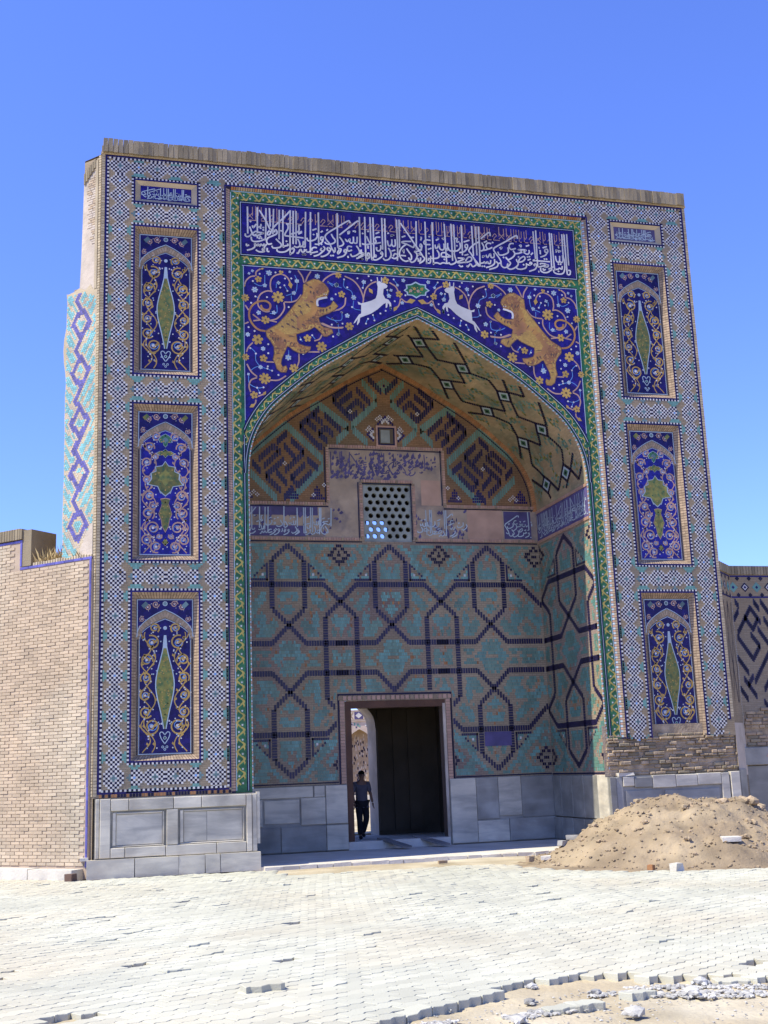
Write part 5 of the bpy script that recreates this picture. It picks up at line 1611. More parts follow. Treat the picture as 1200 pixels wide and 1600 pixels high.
# right pier: broken brick core and patched plinth
rb = MB()
FF.rect(rb, 3.24, 1.27, 6.0, ZD + .25, -.06, 'rough')
rb = rb.build('exposed_core', portal, 'bare broken brickwork where the tiles have fallen off the right pier')
rk = random.Random(9)
z = 1.285
while z < ZD + .02:
    x = 3.28 + rk.uniform(0, .1)
    hgt = rk.uniform(.042, .075)
    while x < 5.97:
        w = rk.uniform(.09, .26)
        if rk.random() < .86:
            b = MB()
            dpt = rk.uniform(-.055, .012)
            FF.slab(b, x + .006, z + .004, min(x + w, 5.99) - .006, z + hgt - .004, -.07, dpt, rk.choice(['rough', 'rough', 'rough', 'cope']), .012)
            b.build('brick', rb)
        x += w
    z += hgt
pr = MB()
FF.slab(pr, 3.26, 0, 5.93, 1.27, -.02, .06, 'marbleb')
pr = pr.build('plinth', portal, 'patched grey marble plinth of the right pier half buried by earth')
for x0, z0, x1, z1, h in ((3.25, .05, 3.38, 1.27, .10), (3.38, .05, 3.52, 1.27, .085), (3.52, 1.09, 3.75, 1.27, .10), (3.75, 1.06, 4.12, 1.25, .10), (4.12, 1.04, 4.6, 1.28, .10), (4.6, 1.05, 5.05, 1.27, .10), (5.05, 1.06, 5.55, 1.28, .10),
                          (5.55, .05, 5.72, 1.27, .10), (5.74, .05, 5.94, 1.29, .115), (3.56, .5, 4.3, 1.02, .08), (4.36, .5, 5.5, 1.0, .08), (3.52, .1, 4.4, .48, .1), (4.4, .1, 5.55, .48, .1)):
    slab_obj(FF, x0, z0, x1, z1, .03, h, 'marble' if rk.random() < .75 else 'marbleb', pr)
b = MB()
b.box((3.6, -.04, 1.31), (.3, .12, .06), 'step', jit=.01)
b.build('loose_brick', pr)
# plinth inside the bay
bp = MB()
FB.slab(bp, DX1 + .01, .05, XJ - .01, 1.29, -.01, .03, 'marbleb')
bp.build('plinth', bw_, 'dark marble plinth of the back wall right of the doorway')
bp = MB()
FB.slab(bp, -XJ + .01, .05, DX0 - .01, 1.29, -.01, .03, 'marbleb')
bp = bp.build('plinth', bw_, 'shaded marble plinth of the back wall')
for x0, z0, x1, z1, h, mt in ((-3.33, 1.08, -1.75, 1.30, .06, 'marble'), (-3.33, .56, -2.9, 1.07, .05, 'marble'), (-2.9, .56, -2.75, 1.08, .06, 'marble'), (-2.72, .60, -2.02, 1.05, .045, 'marble'), (-2.0, .56, -1.5, 1.08, .06, 'marble'),
                              (-1.5, .56, -1.06, 1.30, .07, 'marble'), (-3.33, .06, -2.4, .54, .075, 'marbleb'), (-2.4, .06, -1.5, .54, .075, 'marbleb'), (-1.5, .06, -1.06, .54, .08, 'marble'), (-1.73, 1.08, -1.51, 1.30, .06, 'marble'),
                              (1.07, .06, 1.62, 1.33, .07, 'marble'), (1.62, .5, 2.1, 1.33, .05, 'marbleb'), (2.1, .55, 2.6, 1.33, .05, 'marble'), (2.6, .5, 3.33, 1.32, .045, 'marbleb'), (1.62, .06, 2.3, .48, .06, 'marble'), (2.3, .06, 3.33, .5, .07, 'marbleb')):
    slab_obj(FB, x0, z0, x1, z1, .0, h, mt, bp)
for w, fr, sg in zip(side_walls, (FRW, FLW), (-1, 1)):
    ys = [.09, .55, 1.2, 1.75, 2.3, 2.70]
    for i in range(5):
        a, b_ = sorted((sg * ys[i], sg * ys[i + 1]))
        slab_obj(fr, a, .5, b_, 1.31, 0, .05, 'marble' if i == 0 else 'marbleb', w)
        slab_obj(fr, a, .05, b_, .49, 0, .07, 'marbleb' if i else 'marble', w)

# ---------------------------------------------------------------- passage behind the doorway
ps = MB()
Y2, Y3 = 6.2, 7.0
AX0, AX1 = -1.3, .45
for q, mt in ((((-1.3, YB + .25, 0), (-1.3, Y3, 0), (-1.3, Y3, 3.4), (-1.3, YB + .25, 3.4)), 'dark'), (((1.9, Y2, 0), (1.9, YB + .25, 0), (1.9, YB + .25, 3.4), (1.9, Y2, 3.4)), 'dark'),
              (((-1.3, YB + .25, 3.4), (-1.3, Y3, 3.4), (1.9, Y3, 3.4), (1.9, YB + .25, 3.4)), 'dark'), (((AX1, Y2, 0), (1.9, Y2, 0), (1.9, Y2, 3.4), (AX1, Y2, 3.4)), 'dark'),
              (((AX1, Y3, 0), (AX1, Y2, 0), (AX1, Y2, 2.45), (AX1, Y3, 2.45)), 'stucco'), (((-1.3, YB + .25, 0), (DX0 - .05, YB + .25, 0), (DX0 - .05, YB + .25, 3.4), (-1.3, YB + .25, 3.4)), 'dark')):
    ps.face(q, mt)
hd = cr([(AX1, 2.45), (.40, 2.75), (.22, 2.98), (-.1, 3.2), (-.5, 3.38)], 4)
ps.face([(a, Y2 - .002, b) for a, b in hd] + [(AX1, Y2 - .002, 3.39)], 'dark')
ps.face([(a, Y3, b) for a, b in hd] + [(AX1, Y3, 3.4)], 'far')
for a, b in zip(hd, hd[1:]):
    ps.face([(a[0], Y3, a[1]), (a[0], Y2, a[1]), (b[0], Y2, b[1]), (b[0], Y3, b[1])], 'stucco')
# unseen shaft added behind the lattice so some holes show bright sky
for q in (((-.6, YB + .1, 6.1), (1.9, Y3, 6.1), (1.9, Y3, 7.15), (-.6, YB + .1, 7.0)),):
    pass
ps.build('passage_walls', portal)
ps = MB()
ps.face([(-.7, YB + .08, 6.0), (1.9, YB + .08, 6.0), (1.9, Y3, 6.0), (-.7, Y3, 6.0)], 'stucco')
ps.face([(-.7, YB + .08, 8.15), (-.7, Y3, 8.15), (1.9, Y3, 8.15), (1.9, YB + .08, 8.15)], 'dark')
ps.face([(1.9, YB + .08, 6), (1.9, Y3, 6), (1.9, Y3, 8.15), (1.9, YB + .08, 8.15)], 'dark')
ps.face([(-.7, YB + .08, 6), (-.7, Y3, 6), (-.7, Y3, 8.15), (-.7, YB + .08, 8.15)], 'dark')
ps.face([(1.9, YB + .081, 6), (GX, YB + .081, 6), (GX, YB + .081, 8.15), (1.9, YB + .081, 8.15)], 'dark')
ps.build('added_sky_shaft', portal)
b = MB()
for x0, x1, z0, z1 in ((DX0 + .0, DX0 + .13, .2, DZ - .002), (DX1 - .05, DX1, .2, DZ - .002), (DX0 + .13, DX1 - .05, DZ - .14, DZ - .002)):
    b.box(((x0 + x1) / 2, YB + .14, (z0 + z1) / 2), (x1 - x0, .26, z1 - z0), 'wood')
b.box((DX1 - .028, YB + .01, 1.5), (.055, .03, 2.7), 'stucco')
b.build('door_frame', portal, 'dark brown wooden frame of the doorway')
b = MB()
for x in (.62, .98, 1.34):
    b.box((x, Y2 - .03, 1.55), (.30, .05, 2.7), 'dark')
b.build('inner_panel', portal)

# ---------------------------------------------------------------- setting: ground, platform, paving
def hole(x, y):
    """true where the pavers are missing (front right corner and one spot at front left)"""
    if x > -5.2 and y < -10.8:
        # boundary polyline of the unpaved patch
        P = [(-4.85, -12.95), (-4.35, -12.72), (-3.9, -12.55), (-3.45, -12.15), (-3.15, -11.93), (-2.7, -11.83), (-1.6, -12.30), (-1.35, -12.62), (3, -14.5)]
        for (a, b), (c, d) in zip(P, P[1:]):
            if a <= x <= c:
                return y < b + (d - b) * (x - a) / (c - a)
    return (x + 6.33) ** 2 / .05 + (y + 11.80) ** 2 / .02 < 1
def tan_spill(x, y):
    return noise.noise((x * .8, y * .8, 3)) * .5
gr = MB()
N = 150
X0, X1, Y0_, Y1_ = -15.0, 15.0, -22.0, 8.0
for j in range(N):
    for i in range(N):
        pass
rows = []
for j in range(N + 1):
    y = Y0_ + (Y1_ - Y0_) * (j / N)
    r = []
    for i in range(N + 1):
        x = X0 + (X1 - X0) * i / N
        n1 = noise.noise((x * .9, y * .9, 0)) * .018 + noise.noise((x * 4, y * 4, 2)) * .008
        z = -.062 + n1
        if y > -1.9 - .4 * noise.noise((x * .7, 0, 5)) and x > -3.4:
            z += .05 * max(0, min(1, (y + 2.0) * 1.2))
        r.append((x, y, z))
    rows.append(r)
gr.grid(rows, 'sand')
for a, b, c, d in ((-900, -900, 900, Y0_), (-900, Y1_, 900, 900), (-900, Y0_, X0, Y1_), (X1, Y0_, 900, Y1_)):
    gr.face([(a, b, -.062), (c, b, -.062), (c, d, -.062), (a, d, -.062)], 'sand')
go = gr.build('ground', None, None, 'structure', smooth=True)
# finer ground in the unpaved patch
pf = MB()
rows = []
for j in range(61):
    y = -15.2 + 3.7 * j / 60
    r = []
    for i in range(91):
        x = -6.8 + 6.6 * i / 90
        z = -.048 + .022 * noise.noise((x * 2.2, y * 2.2, 7)) + .014 * noise.noise((x * 9, y * 9, 1)) + .008 * noise.noise((x * 23, y * 23, 1))
        r.append((x, y, z))
    rows.append(r)
pf.grid(rows, 'sand')
pf.build('bare_earth', None, None, 'structure', smooth=True)
cy = MB()
cy.box((4, 17, .06), (30, 20, .12), 'sand')
cy.build('courtyard_ground', None, None, 'structure')
fl = MB()
fl.box((0, 1.31, -.01), (2 * XJ - .01, 2.94, .10), 'step')
fl.box((.3, 4.7, .06), (3.2, 3.7, .10), 'step')
fl.box((0, YB + .16, .11), (2.1, .34, .17), 'step')
flo = fl.build('platform', None, None, 'structure')
# row of kerb pieces at the front of the platform
x = -3.2
while x < 3.3:
    w = random.uniform(.22, .42)
    b = MB()
    b.box((x + w / 2, -.22 + random.uniform(-.012, .012), -.012), (w - .008, .17, .112 + random.uniform(-.01, .012)), 'step', jit=.008)
    b.build('kerb_stone', flo)
    x += w

# pavers: wavy interlocking blocks laid in slanting rows
PW, PH = .25, .135
ang = R(31)
ca, sa = math.cos(ang), math.sin(ang)
def paver_mesh(top_var):
    b = MB()
    n = 8
    g_ = .0022
    lo = [(-PW / 2 + g_ + (PW - 2 * g_) * i / n, -PH / 2 + g_ + .014 * math.sin(4 * math.pi * i / n)) for i in range(n + 1)]
    hi_ = [(-PW / 2 + g_ + (PW - 2 * g_) * i / n, PH / 2 - g_ + .014 * math.sin(4 * math.pi * i / n)) for i in range(n + 1)]
    ring = lo + hi_[::-1]
    k = len(ring)
    e = .95
    base = [(a, c, -.065) for a, c in ring]
    mid_ = [(a, c, -.004) for a, c in ring]
    topr = [(a * .975, c * .965, 0) for a, c in ring]
    i0 = len(b.v)
    b.v += base + mid_ + topr
    mi = b.m('pave')
    for q in range(2):
        for j in range(k):
            a_, c_ = i0 + q * k + j, i0 + q * k + (j + 1) % k
            b.f.append((a_, c_, c_ + k, a_ + k))
            b.mi.append(mi)
    b.f.append(tuple(i0 + 2 * k + j for j in range(k)))
    b.mi.append(mi)
    return b
proto_mb = paver_mesh(0)
pv = []
inv_cam = cam.matrix_world.inverted()
for r in range(-200, 200):
    for c in range(-120, 120):
        u = (c + (.5 if r % 2 else 0)) * PW
        v = r * PH + .03 * math.sin(u * .9)
        x, y = -3 + u * ca - v * sa, -7 + u * sa + v * ca
        if (x > -6.1 and y > -.25 - (0 if x < -3.1 else 1.35 + .35 * noise.noise((x * 1.3, 2, 0)) + .55 * max(0, x))) or y < -16.5 or x < -10.2 or x > 9.5:
            continue
        if x > .4 and (x - 3.4) ** 2 / 8.4 + (y + 2.1) ** 2 / 8.6 < 1:
            continue
        if x <= -6.1 and y > -.28 + (-6.1 - x):
            continue
        if hole(x, y):
            continue
        q = inv_cam @ Vector((x, y, 0))
        if q.z > -4 or abs(q.x / q.z) > .42 or abs(q.y / q.z) > .56:
            continue
        pv.append((-q.z, x, y))
pv.sort()
paving = None
pmesh = None
rk = random.Random(21)
far_mb = MB()
main = MB()
# bedding sheet just under the far pavers keeps dark joints from opening
pbase = MB()
pbase.face([(-10, -.4, -.055), (-10.0, -9, -.055), (-6, -9, -.055), (-6.2, -.4, -.055)], 'sand')
paving = pbase.build('paving', None, None, 'structure')
pvm = []
for v in range(3):
    o_ = paver_mesh(v).build('paver', paving)
    pvm.append(o_.data)
    if v == 0:
        first = o_
    else:
        D.objects.remove(o_)
mis = 0
for i, (d, x, y) in enumerate(pv):
    n1 = noise.noise((x * .7, y * .7, 9))
    n2 = noise.noise((x * 1.9, y * 1.9, 4))
    zz = .012 * n1 + rk.uniform(-.002, .002)
    t1, t2 = rk.gauss(0, .006), rk.gauss(0, .008)
    if n2 > .0 and rk.random() < .075:
        zz += rk.uniform(-.012, .012)
        t1, t2 = rk.gauss(0, .05), rk.gauss(0, .05)
    if rk.random() < .001 + (.012 if n2 > .3 else 0):
        continue
    Mx = Matrix.Translation((x, y, zz)) @ Matrix.Rotation(ang + rk.gauss(0, .012), 4, 'Z') @ Matrix.Rotation(t1, 4, 'X') @ Matrix.Rotation(t2, 4, 'Y')
    if i < 300:
        o_ = first if i == 0 else first.copy()
        if i:
            COL.objects.link(o_)
            o_.data = rk.choice(pvm)
        o_.matrix_local = Mx
    else:
        i0 = len(far_mb.v)
        far_mb.v += [tuple(Mx @ Vector(p)) for p in proto_mb.v]
        far_mb.f += [tuple(i0 + a for a in f) for f in proto_mb.f]
        far_mb.mi += [far_mb.m('pave')] * len(proto_mb.f)
far_mb.build('pavers', paving, 'pale interlocking pavers farther off', 'stuff')

# loose pavers and rubble
def loose(x, y, z, rz, lab, tilt=(0, 0), mt='pave', name='loose_paver', sc=1.0):
    o_ = D.objects.new(name, pvm[0])
    COL.objects.link(o_)
    o_.matrix_world = Matrix.Translation((x, y, z)) @ Matrix.Rotation(rz, 4, 'Z') @ Matrix.Rotation(tilt[0], 4, 'X') @ Matrix.Rotation(tilt[1], 4, 'Y') @ Matrix.Diagonal((sc, sc, 1, 1))
    tag(o_, lab, 'paver', 'pavers lifted out of the paving')
    return o_
loose(-4.985, -11.36, .052, R(8), 'loose wavy paver lying on top of the intact paving', (.02, -.03), sc=1.22)
loose(-3.02, -12.78, -.005, R(14), 'loose paver lying in the bare patch nearest its left edge', (.03, .02))
loose(-3.21, -12.83, -.008, R(5), 'loose paver end to end with another in the bare patch', (.01, -.04))
loose(-2.55, -12.62, -.0, R(20), 'loose grey paver beside the crushed rubble in the bare patch', (-.05, .04))
loose(-1.72, -12.45, -.01, R(-8), 'loose paver near the right end of the paving edge', (.05, .02))
def chunk(x, y, r, lab, name='rubble_chunk', mt='rubble', z=-.03, grp='broken paving chunks in the bare patch', cat='chunk', sq=.55, par=None):
    b = MB()
    b.rock((0, 0, r * .3), r, mt, sq)
    if r > .04:
        for _ in range(5):
            a = rk.uniform(0, 6.3)
            b.rock((r * rk.uniform(.5, 1) * math.cos(a), r * rk.uniform(.5, 1) * math.sin(a), r * .18), r * rk.uniform(.3, .6), mt, sq)
    o_ = b.build(name)
    o_.location = (x, y, z)
    return tag(o_, lab, cat, grp)
for x, y, r, lab in ((-3.62, -13.08, .06, 'broken paving chunk nearest the bottom edge of the picture, left one'), (-2.86, -13.22, .085, 'largest broken paving chunk at the bottom edge'),
                     (-3.33, -12.55, .05, 'small broken paving chunk under the dark paving edge'), (-2.78, -12.42, .05, 'round dark stone in the bare patch'),
                     (-2.2, -12.75, .075, 'pale broken slab chunk amid the long rubble streak'), (-1.95, -12.42, .06, 'pale broken chunk at the far end of the bare patch'),
                     (-3.1, -12.02, .045, 'white rubble lump lying against the paving edge')):
    chunk(x, y, r, lab)
rb_ = MB()
def scatter(cx, cy_, rx, ry, a, n, r0, r1):
    for _ in range(n):
        t, q = rk.uniform(0, 6.3), math.sqrt(rk.random())
        u, v = rx * q * math.cos(t), ry * q * math.sin(t)
        x, y = cx + u * math.cos(a) - v * math.sin(a), cy_ + u * math.sin(a) + v * math.cos(a)
        r = rk.uniform(r0, r1)
        rb_.rock((x, y, -.04 + r * .25), r, 'rubble', .45)
scatter(-4.35, -12.98, .45, .10, R(22), 260, .008, .024)
scatter(-4.8, -13.02, .25, .07, R(15), 60, .01, .025)
scatter(-3.35, -12.85, .30, .10, R(10), 80, .012, .035)
scatter(-2.62, -12.45, .25, .06, R(0), 60, .012, .03)
scatter(-2.0, -12.78, .60, .13, R(-22), 380, .008, .028)
scatter(-2.1, -12.42, .42, .09, R(-18), 200, .008, .022)
scatter(-1.7, -12.62, .35, .10, R(-25), 130, .008, .024)
scatter(-2.8, -12.9, 1.6, .7, 0, 420, .004, .012)
ro = rb_.build('rubble', None, None, 'stuff')
ro['label'] = 'crushed pale rubble strewn over the bare sandy patch'

# ---------------------------------------------------------------- heap of earth in front of the right pier
mc = (3.45, -2.25)
def mound_h(x, y):
    dx, dy = x - mc[0], y - mc[1]
    a = math.atan2(dy, dx)
    rx = 2.30 if dx < 0 else 2.9
    ry = 2.45
    d = math.sqrt((dx / rx) ** 2 + (dy / ry) ** 2)
    d *= 1 + .10 * noise.noise((math.cos(a) * 1.7, math.sin(a) * 1.7, 3))
    h = 1.12 * max(0, 1 - d ** 1.1) ** .9
    h = h if h < .8 else .8 + (h - .8) * .55
    k = min(1, h * 4)
    h += k * (.10 * noise.noise((x * 1.5, y * 1.5, 11)) + .065 * noise.noise((x * 3.7, y * 3.7, 5)) + .045 * noise.noise((x * 9, y * 9, 8)) + .022 * noise.noise((x * 22, y * 22, 8)))
    e = max(0, 1.25 + .22 * noise.noise((x * 1.6, y * 1.6, 2)) + .12 * noise.noise((x * 5, y * 5, 2)) - d)
    return max(h, 0) + .048 * min(1, e * 4) * (.8 + .5 * noise.noise((x * 5, y * 5, 1)))
md = MB()
rows = []
for j in range(121):
    y = -5.9 + 6.0 * j / 120
    r = []
    for i in range(141):
        x = .1 + 7.2 * i / 140
        h = mound_h(x, y)
        if y > -.13:
            pass
        r.append((x, y, h - .036 if h > .004 else -.07))
    rows.append(r)
md.grid([[(a - mc[0], b - mc[1], c) for a, b, c in r] for r in rows], 'dirt')
mo = md.build('earth_heap', smooth=True)
mo.location = (mc[0], mc[1], 0)
tag(mo, 'heap of brown dug earth piled against the right marble plinth', 'heap')
cl_ = MB()
for _ in range(1500):
    a, q = rk.uniform(0, 6.3), math.sqrt(rk.random()) * 1.05
    x, y = mc[0] + 2.4 * q * math.cos(a), mc[1] + 2.5 * q * math.sin(a)
    if x > .2 and y < -.2:
        r = rk.choice([.012, .016, .02, .028, .035])
        cl_.rock((x - mc[0], y - mc[1], mound_h(x, y) - .034 + r * .2), r, rk.choice(['dirt', 'dirt', 'dirt', 'rough', 'dirt']), .7)
cl_.build('clods', mo, 'small clods and pebbles', 'stuff')
for i, (x, y, r) in enumerate(((3.2, -3.0, .10), (4.4, -2.9, .17), (4.55, -2.4, .15), (4.05, -3.5, .09), (3.9, -2.7, .12), (4.9, -2.7, .18), (2.0, -2.0, .07), (2.4, -3.1, .07), (2.7, -3.9, .06), (4.2, -1.9, .09), (5.0, -2.2, .15), (3.6, -4.0, .07), (1.75, -2.8, .05), (3.0, -1.7, .07))):
    b = MB()
    for _ in range(4):
        q = (rk.uniform(-r, r) * .8, rk.uniform(-r, r) * .8)
        b.rock((x - mc[0] + q[0], y - mc[1] + q[1], mound_h(x, y) - .025 + rk.uniform(0, r * .4)), r * rk.uniform(.5, .85), rk.choice(['dirt', 'rough']), .75)
    b.build('clod', mo)
def stone(x, y, d, lab, mt, rz=0, cat='brick', name='loose_brick', grp='bricks and stones round the earth heap'):
    b = MB()
    b.box((0, 0, d[2] / 2), d, mt, jit=d[2] * .12)
    o_ = b.build(name)
    o_.location = (x, y, max(0, mound_h(x, y) - .03) if x > .2 else 0)
    o_.rotation_euler.z = rz
    return tag(o_, lab, cat, grp)
stone(3.25, -4.15, (.28, .13, .07), 'pale brick lying low on the front slope of the earth heap', 'step', R(-12))
stone(2.0, -4.75, (.16, .12, .11), 'grey broken stone at the front foot of the earth heap', 'step', R(20), 'stone', 'loose_stone')
stone(1.75, -4.45, (.09, .08, .08), 'small pinkish brick lump by the front foot of the heap', 'orange', R(40))
stone(.95, -1.75, (.10, .09, .09), 'dark stone leftmost at the tail of the earth heap', 'rough', R(10), 'stone', 'loose_stone')
stone(1.15, -1.95, (.16, .10, .06), 'flat pale stone at the left tail of the earth heap', 'step', R(-20), 'stone', 'loose_stone')
stone(1.45, -1.95, (.13, .10, .08), 'white stone block at the left tail of the earth heap', 'rubble', R(30), 'stone', 'loose_stone')
stone(1.75, -1.7, (.20, .12, .08), 'greyish brick at the left foot of the earth heap near the kerb', 'marbleb', R(-35))
stone(-.35, -1.1, (.16, .05, .05), 'short dark stick-like stone on the sandy strip in front of the platform', 'rough', R(8), 'stone', 'loose_stone')
# ---------------------------------------------------------------- sunlit brick wall on the left (runs back at 45 degrees)
r2 = math.sqrt(.5)
FL = Fr((-6.05, .02, 0), (r2, -r2, 0), (-r2, -r2, 0))      # u negative away from the gateway
lw = thing('brick_wall', 'sunlit pink brick wall with stepped top left of the gateway', 'wall', (-6.05, .02, 0))
LO = (-6.05, .02, 0)
b = MB()
def lbox(u0, u1, z0, z1, d0, d1, mt, mbb=None):
    """box on the left wall: d = distance behind the wall face"""
    B = mbb or b
    P = [FL.p(u, z, -d) for d in (d0, d1) for z in (z0, z1) for u in (u0, u1)]
    i = len(B.v)
    B.v += [tuple(p) for p in P]
    for q in ((0, 1, 3, 2), (4, 6, 7, 5), (0, 4, 5, 1), (2, 3, 7, 6), (0, 2, 6, 4), (1, 5, 7, 3)):
        B.f.append(tuple(i + k for k in q))
        B.mi.append(B.m(mt))
lbox(-9, -.02, 0, 5.30, 0, .7, 'mortar')
lbox(-9, -1.72, 5.30, 5.80, 0, .62, 'mortar')
core = b.build('masonry', lw, None, None, origin=LO)
core.location = (0, 0, 0)
b = MB()
lbox(-9, -1.715, 5.86, 6.05, -.035, .66, 'cope')
lbox(-1.73, -1.50, 5.36, 6.02, .0, .60, 'cope')
lbox(-1.50, -.02, 5.30, 5.335, .03, .7, 'stucco')
c_ = b.build('coping', lw, 'brown brick coping with its end turned down', None, origin=LO)
c_.location = (0, 0, 0)
b = MB()
u = -9
while u < -1.75:
    FL.slab(b, u, 5.855, u + .055, 6.06, .03, .043, 'cope', .005)
    u += .066
u = -1.45
while u < -.03:
    FL.slab(b, u, 5.34, u + .05, 5.40 + .03 * noise.noise((u * 4, 0, 0)), -.1, .0, 'tan', .005)
    u += .062
q_ = b.build('coping_bricks', lw, None, 'stuff', origin=LO)
q_.location = (0, 0, 0)
b = MB()
for u0, z0, u1, z1 in ((-9, 5.80, -1.72, 5.845), (-1.765, 5.36, -1.72, 5.80), (-1.765, 5.30, -.02, 5.345), (-.075, .18, -.03, 5.30)):
    n_ = max(1, round(max(u1 - u0, z1 - z0) / .21))
    for i in range(n_):
        if u1 - u0 > z1 - z0:
            FL.slab(b, u0 + (u1 - u0) * i / n_ + .002, z0, u0 + (u1 - u0) * (i + 1) / n_ - .002, z1, 0, .012, 'fadeblue', .003)
        else:
            FL.slab(b, u0, z0 + (z1 - z0) * i / n_ + .002, u1, z0 + (z1 - z0) * (i + 1) / n_ - .002, 0, .012, 'fadeblue', .003)
q_ = b.build('blue_edge_tiles', lw, 'thin blue glazed border line', None, origin=LO)
q_.location = (0, 0, 0)
CW, CH = .212, .0565
bm_ = []
for v in range(5):
    b = MB()
    F0 = Fr((0, 0, 0), (r2, -r2, 0), (-r2, -r2, 0))
    F0.slab(b, -CW / 2 + .005, -CH / 2 + .004, CW / 2 - .005, CH / 2 - .004, 0, .008 + .0025 * v, 'limebrick', .003)
    o_ = b.build('brick', lw)
    bm_.append(o_.data)
    if v:
        D.objects.remove(o_)
    else:
        fb_ = o_
cells = []
row = 0
z = .20
while z < 5.78:
    u = -.10 - CW / 2 - (CW / 2 if row % 2 else 0)
    while u > -8.9:
        lim = 5.29 if u > -1.78 - CW / 2 else 5.79
        if z + CH < lim + .02 and not (z > 5.25 and -1.95 < u):
            cells.append((abs(u + .9) * 1.2 + abs(z - 2.4), u, z + CH / 2))
        u -= CW
    if row % 2:
        cells.append((9, -.10 - CW / 4 + .0, -1))
    z += CH
    row += 1
cells = sorted(c for c in cells if c[2] > 0)
rest = MB()
rk = random.Random(4)
for i, (d, u, z) in enumerate(cells):
    if i < 300:
        o_ = fb_ if i == 0 else fb_.copy()
        if i:
            COL.objects.link(o_)
            o_.data = rk.choice(bm_)
        o_.location = FL.p(u, z, 0) - Vector(LO)
    else:
        w = CW / 2 - .004 - rk.uniform(0, .003)
        FL.slab(rest, u - w, z - CH / 2 + .004, u + w, z + CH / 2 - .003, 0, .006 + rk.uniform(0, .012), 'limebrick', .003)
q_ = rest.build('bricks', lw, 'pale pink bricks', 'stuff', origin=LO)
q_.location = (0, 0, 0)
# footing
b = MB()
for k in range(9):
    u1 = -.12 - k * 1.0
    lbox(u1 - .985, u1, -.1, .165 + random.uniform(-.01, .01), -.26, .1, 'step')
q_ = b.build('footing', lw, 'pale stone footing along the wall', None, origin=LO)
q_.location = (0, 0, 0)
ts = MB()
ts.box((0, 0, .06), (.17, .13, .12), 'brown', rot=Matrix.Rotation(R(-45), 3, 'Z'), jit=.01)
tso = ts.build('loose_brick')
tso.location = (-6.33, -.22, 0)
tag(tso, 'dark brick standing at the corner between wall footing and marble plinth', 'brick')
# dry grass on the ledge
gs = MB()
rk = random.Random(8)
for _ in range(420):
    u, d = rk.uniform(-1.5, -.35), rk.uniform(.05, .6)
    p = FL.p(u, 5.33, -d)
    hgt = rk.uniform(.10, .30) * (1.25 if u < -.8 else .7)
    dx, dy = rk.gauss(0, .07), rk.gauss(0, .07)
    w = .006
    gs.face([(p.x - w, p.y, p.z), (p.x + w, p.y + w, p.z), (p.x + dx * .5 + w * .5, p.y + dy * .5, p.z + hgt * .7), (p.x + dx, p.y + dy, p.z + hgt)], 'straw')
go2 = gs.build('dry_grass', None, None, 'stuff')
go2['label'] = 'dry yellow grass growing on the ledge of the brick wall'
# lower parapet seen behind the ledge
b = MB()
lbox(-2.4, -.85, 5.0, 5.60, 1.5, 1.9, 'rough')
lbox(-2.45, -.85, 5.60, 5.74, 1.45, 1.95, 'cope')
bo = b.build('rear_parapet', None, None, None, origin=(-7.5, 1.5, 5.0))
tag(bo, 'dark low parapet behind the grassy ledge', 'parapet')

# ---------------------------------------------------------------- chamfered left flank of the gateway, turquoise brickwork
FT = Fr((-6.0, .03, 0), (r2, -r2, 0), (-r2, -r2, 0))
b = MB()
edge = []
z = 5.3
rk = random.Random(12)
while z < 10.42:
    edge.append((-.80 + .0 * z + rk.uniform(-.012, .012) - (.06 if 8.9 < z < 9.6 else 0), z))
    z += .22
pts = [(-.06, 5.3)] + [(-.06, 10.38), (-.16, 10.30), (-.22, 10.42), (-.34, 10.33), (-.50, 10.40), (-.62, 10.36), (-.78, 10.34)] + edge[::-1]
FT.poly(b, pts, .012, 'tan')
pts2 = [FT.p(a, z_, .012) for a, z_ in edge]
for p, q in zip(pts2, pts2[1:]):
    b.face([p, q, q + Vector((r2 * .3, r2 * .3, 0)), p + Vector((r2 * .3, r2 * .3, 0))], 'cope')
fk = b.build('flank_wall', portal, 'sunlit turquoise and blue patterned flank left of the front')
b = MB()
zz = 5.36
row = 0
PHh = 1.24
FSEG = []
for k in range(6):
    z_ = 5.95 + .94 * k
    c_ = -.43
    FSEG += [((c_, z_ + .27), (c_ + .21, z_)), ((c_ + .21, z_), (c_, z_ - .27)), ((c_, z_ - .27), (c_ - .21, z_)), ((c_ - .21, z_), (c_, z_ + .27)),
             ((c_, z_ + .27), (c_ - .13, z_ + .43)), ((c_ - .13, z_ + .43), (c_ + .21, z_ + .94))]
def flank_c(u, z):
    m = 9
    for (ax, az), (bx, bz) in FSEG:
        dx, dz = bx - ax, bz - az
        t = max(0, min(1, ((u - ax) * dx + (z - az) * dz) / (dx * dx + dz * dz)))
        m = min(m, (u - ax - dx * t) ** 2 + (z - az - dz * t) ** 2)
    m = math.sqrt(m)
    if m < .046:
        return 'fadeblue'
    if m < .085:
        return None
    p = (u + .43) * (1 if u > -.43 else -1) * 1.0
    q = (p - z * .85) / .075
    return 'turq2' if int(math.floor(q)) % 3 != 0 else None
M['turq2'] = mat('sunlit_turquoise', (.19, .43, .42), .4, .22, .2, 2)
while zz < 10.30:
    u = -.77 + (.024 if row % 2 else 0)
    while u < -.09:
        bare = (zz < 5.9 and u > -.50 + (zz - 5.4) * .8) or (zz > 10.1 and u > -.35 and zz > 10.1 + rk.uniform(0, .2))
        c = None if bare else flank_c(u, zz)
        if c:
            FT.rect(b, u - .021, zz - .018, u + .021, zz + .018, .016, c)
        elif not bare and rk.random() < .55:
            FT.rect(b, u - .022, zz - .018, u + .022, zz + .018, .0145, 'stucco')
        u += .048
    zz += .040
    row += 1
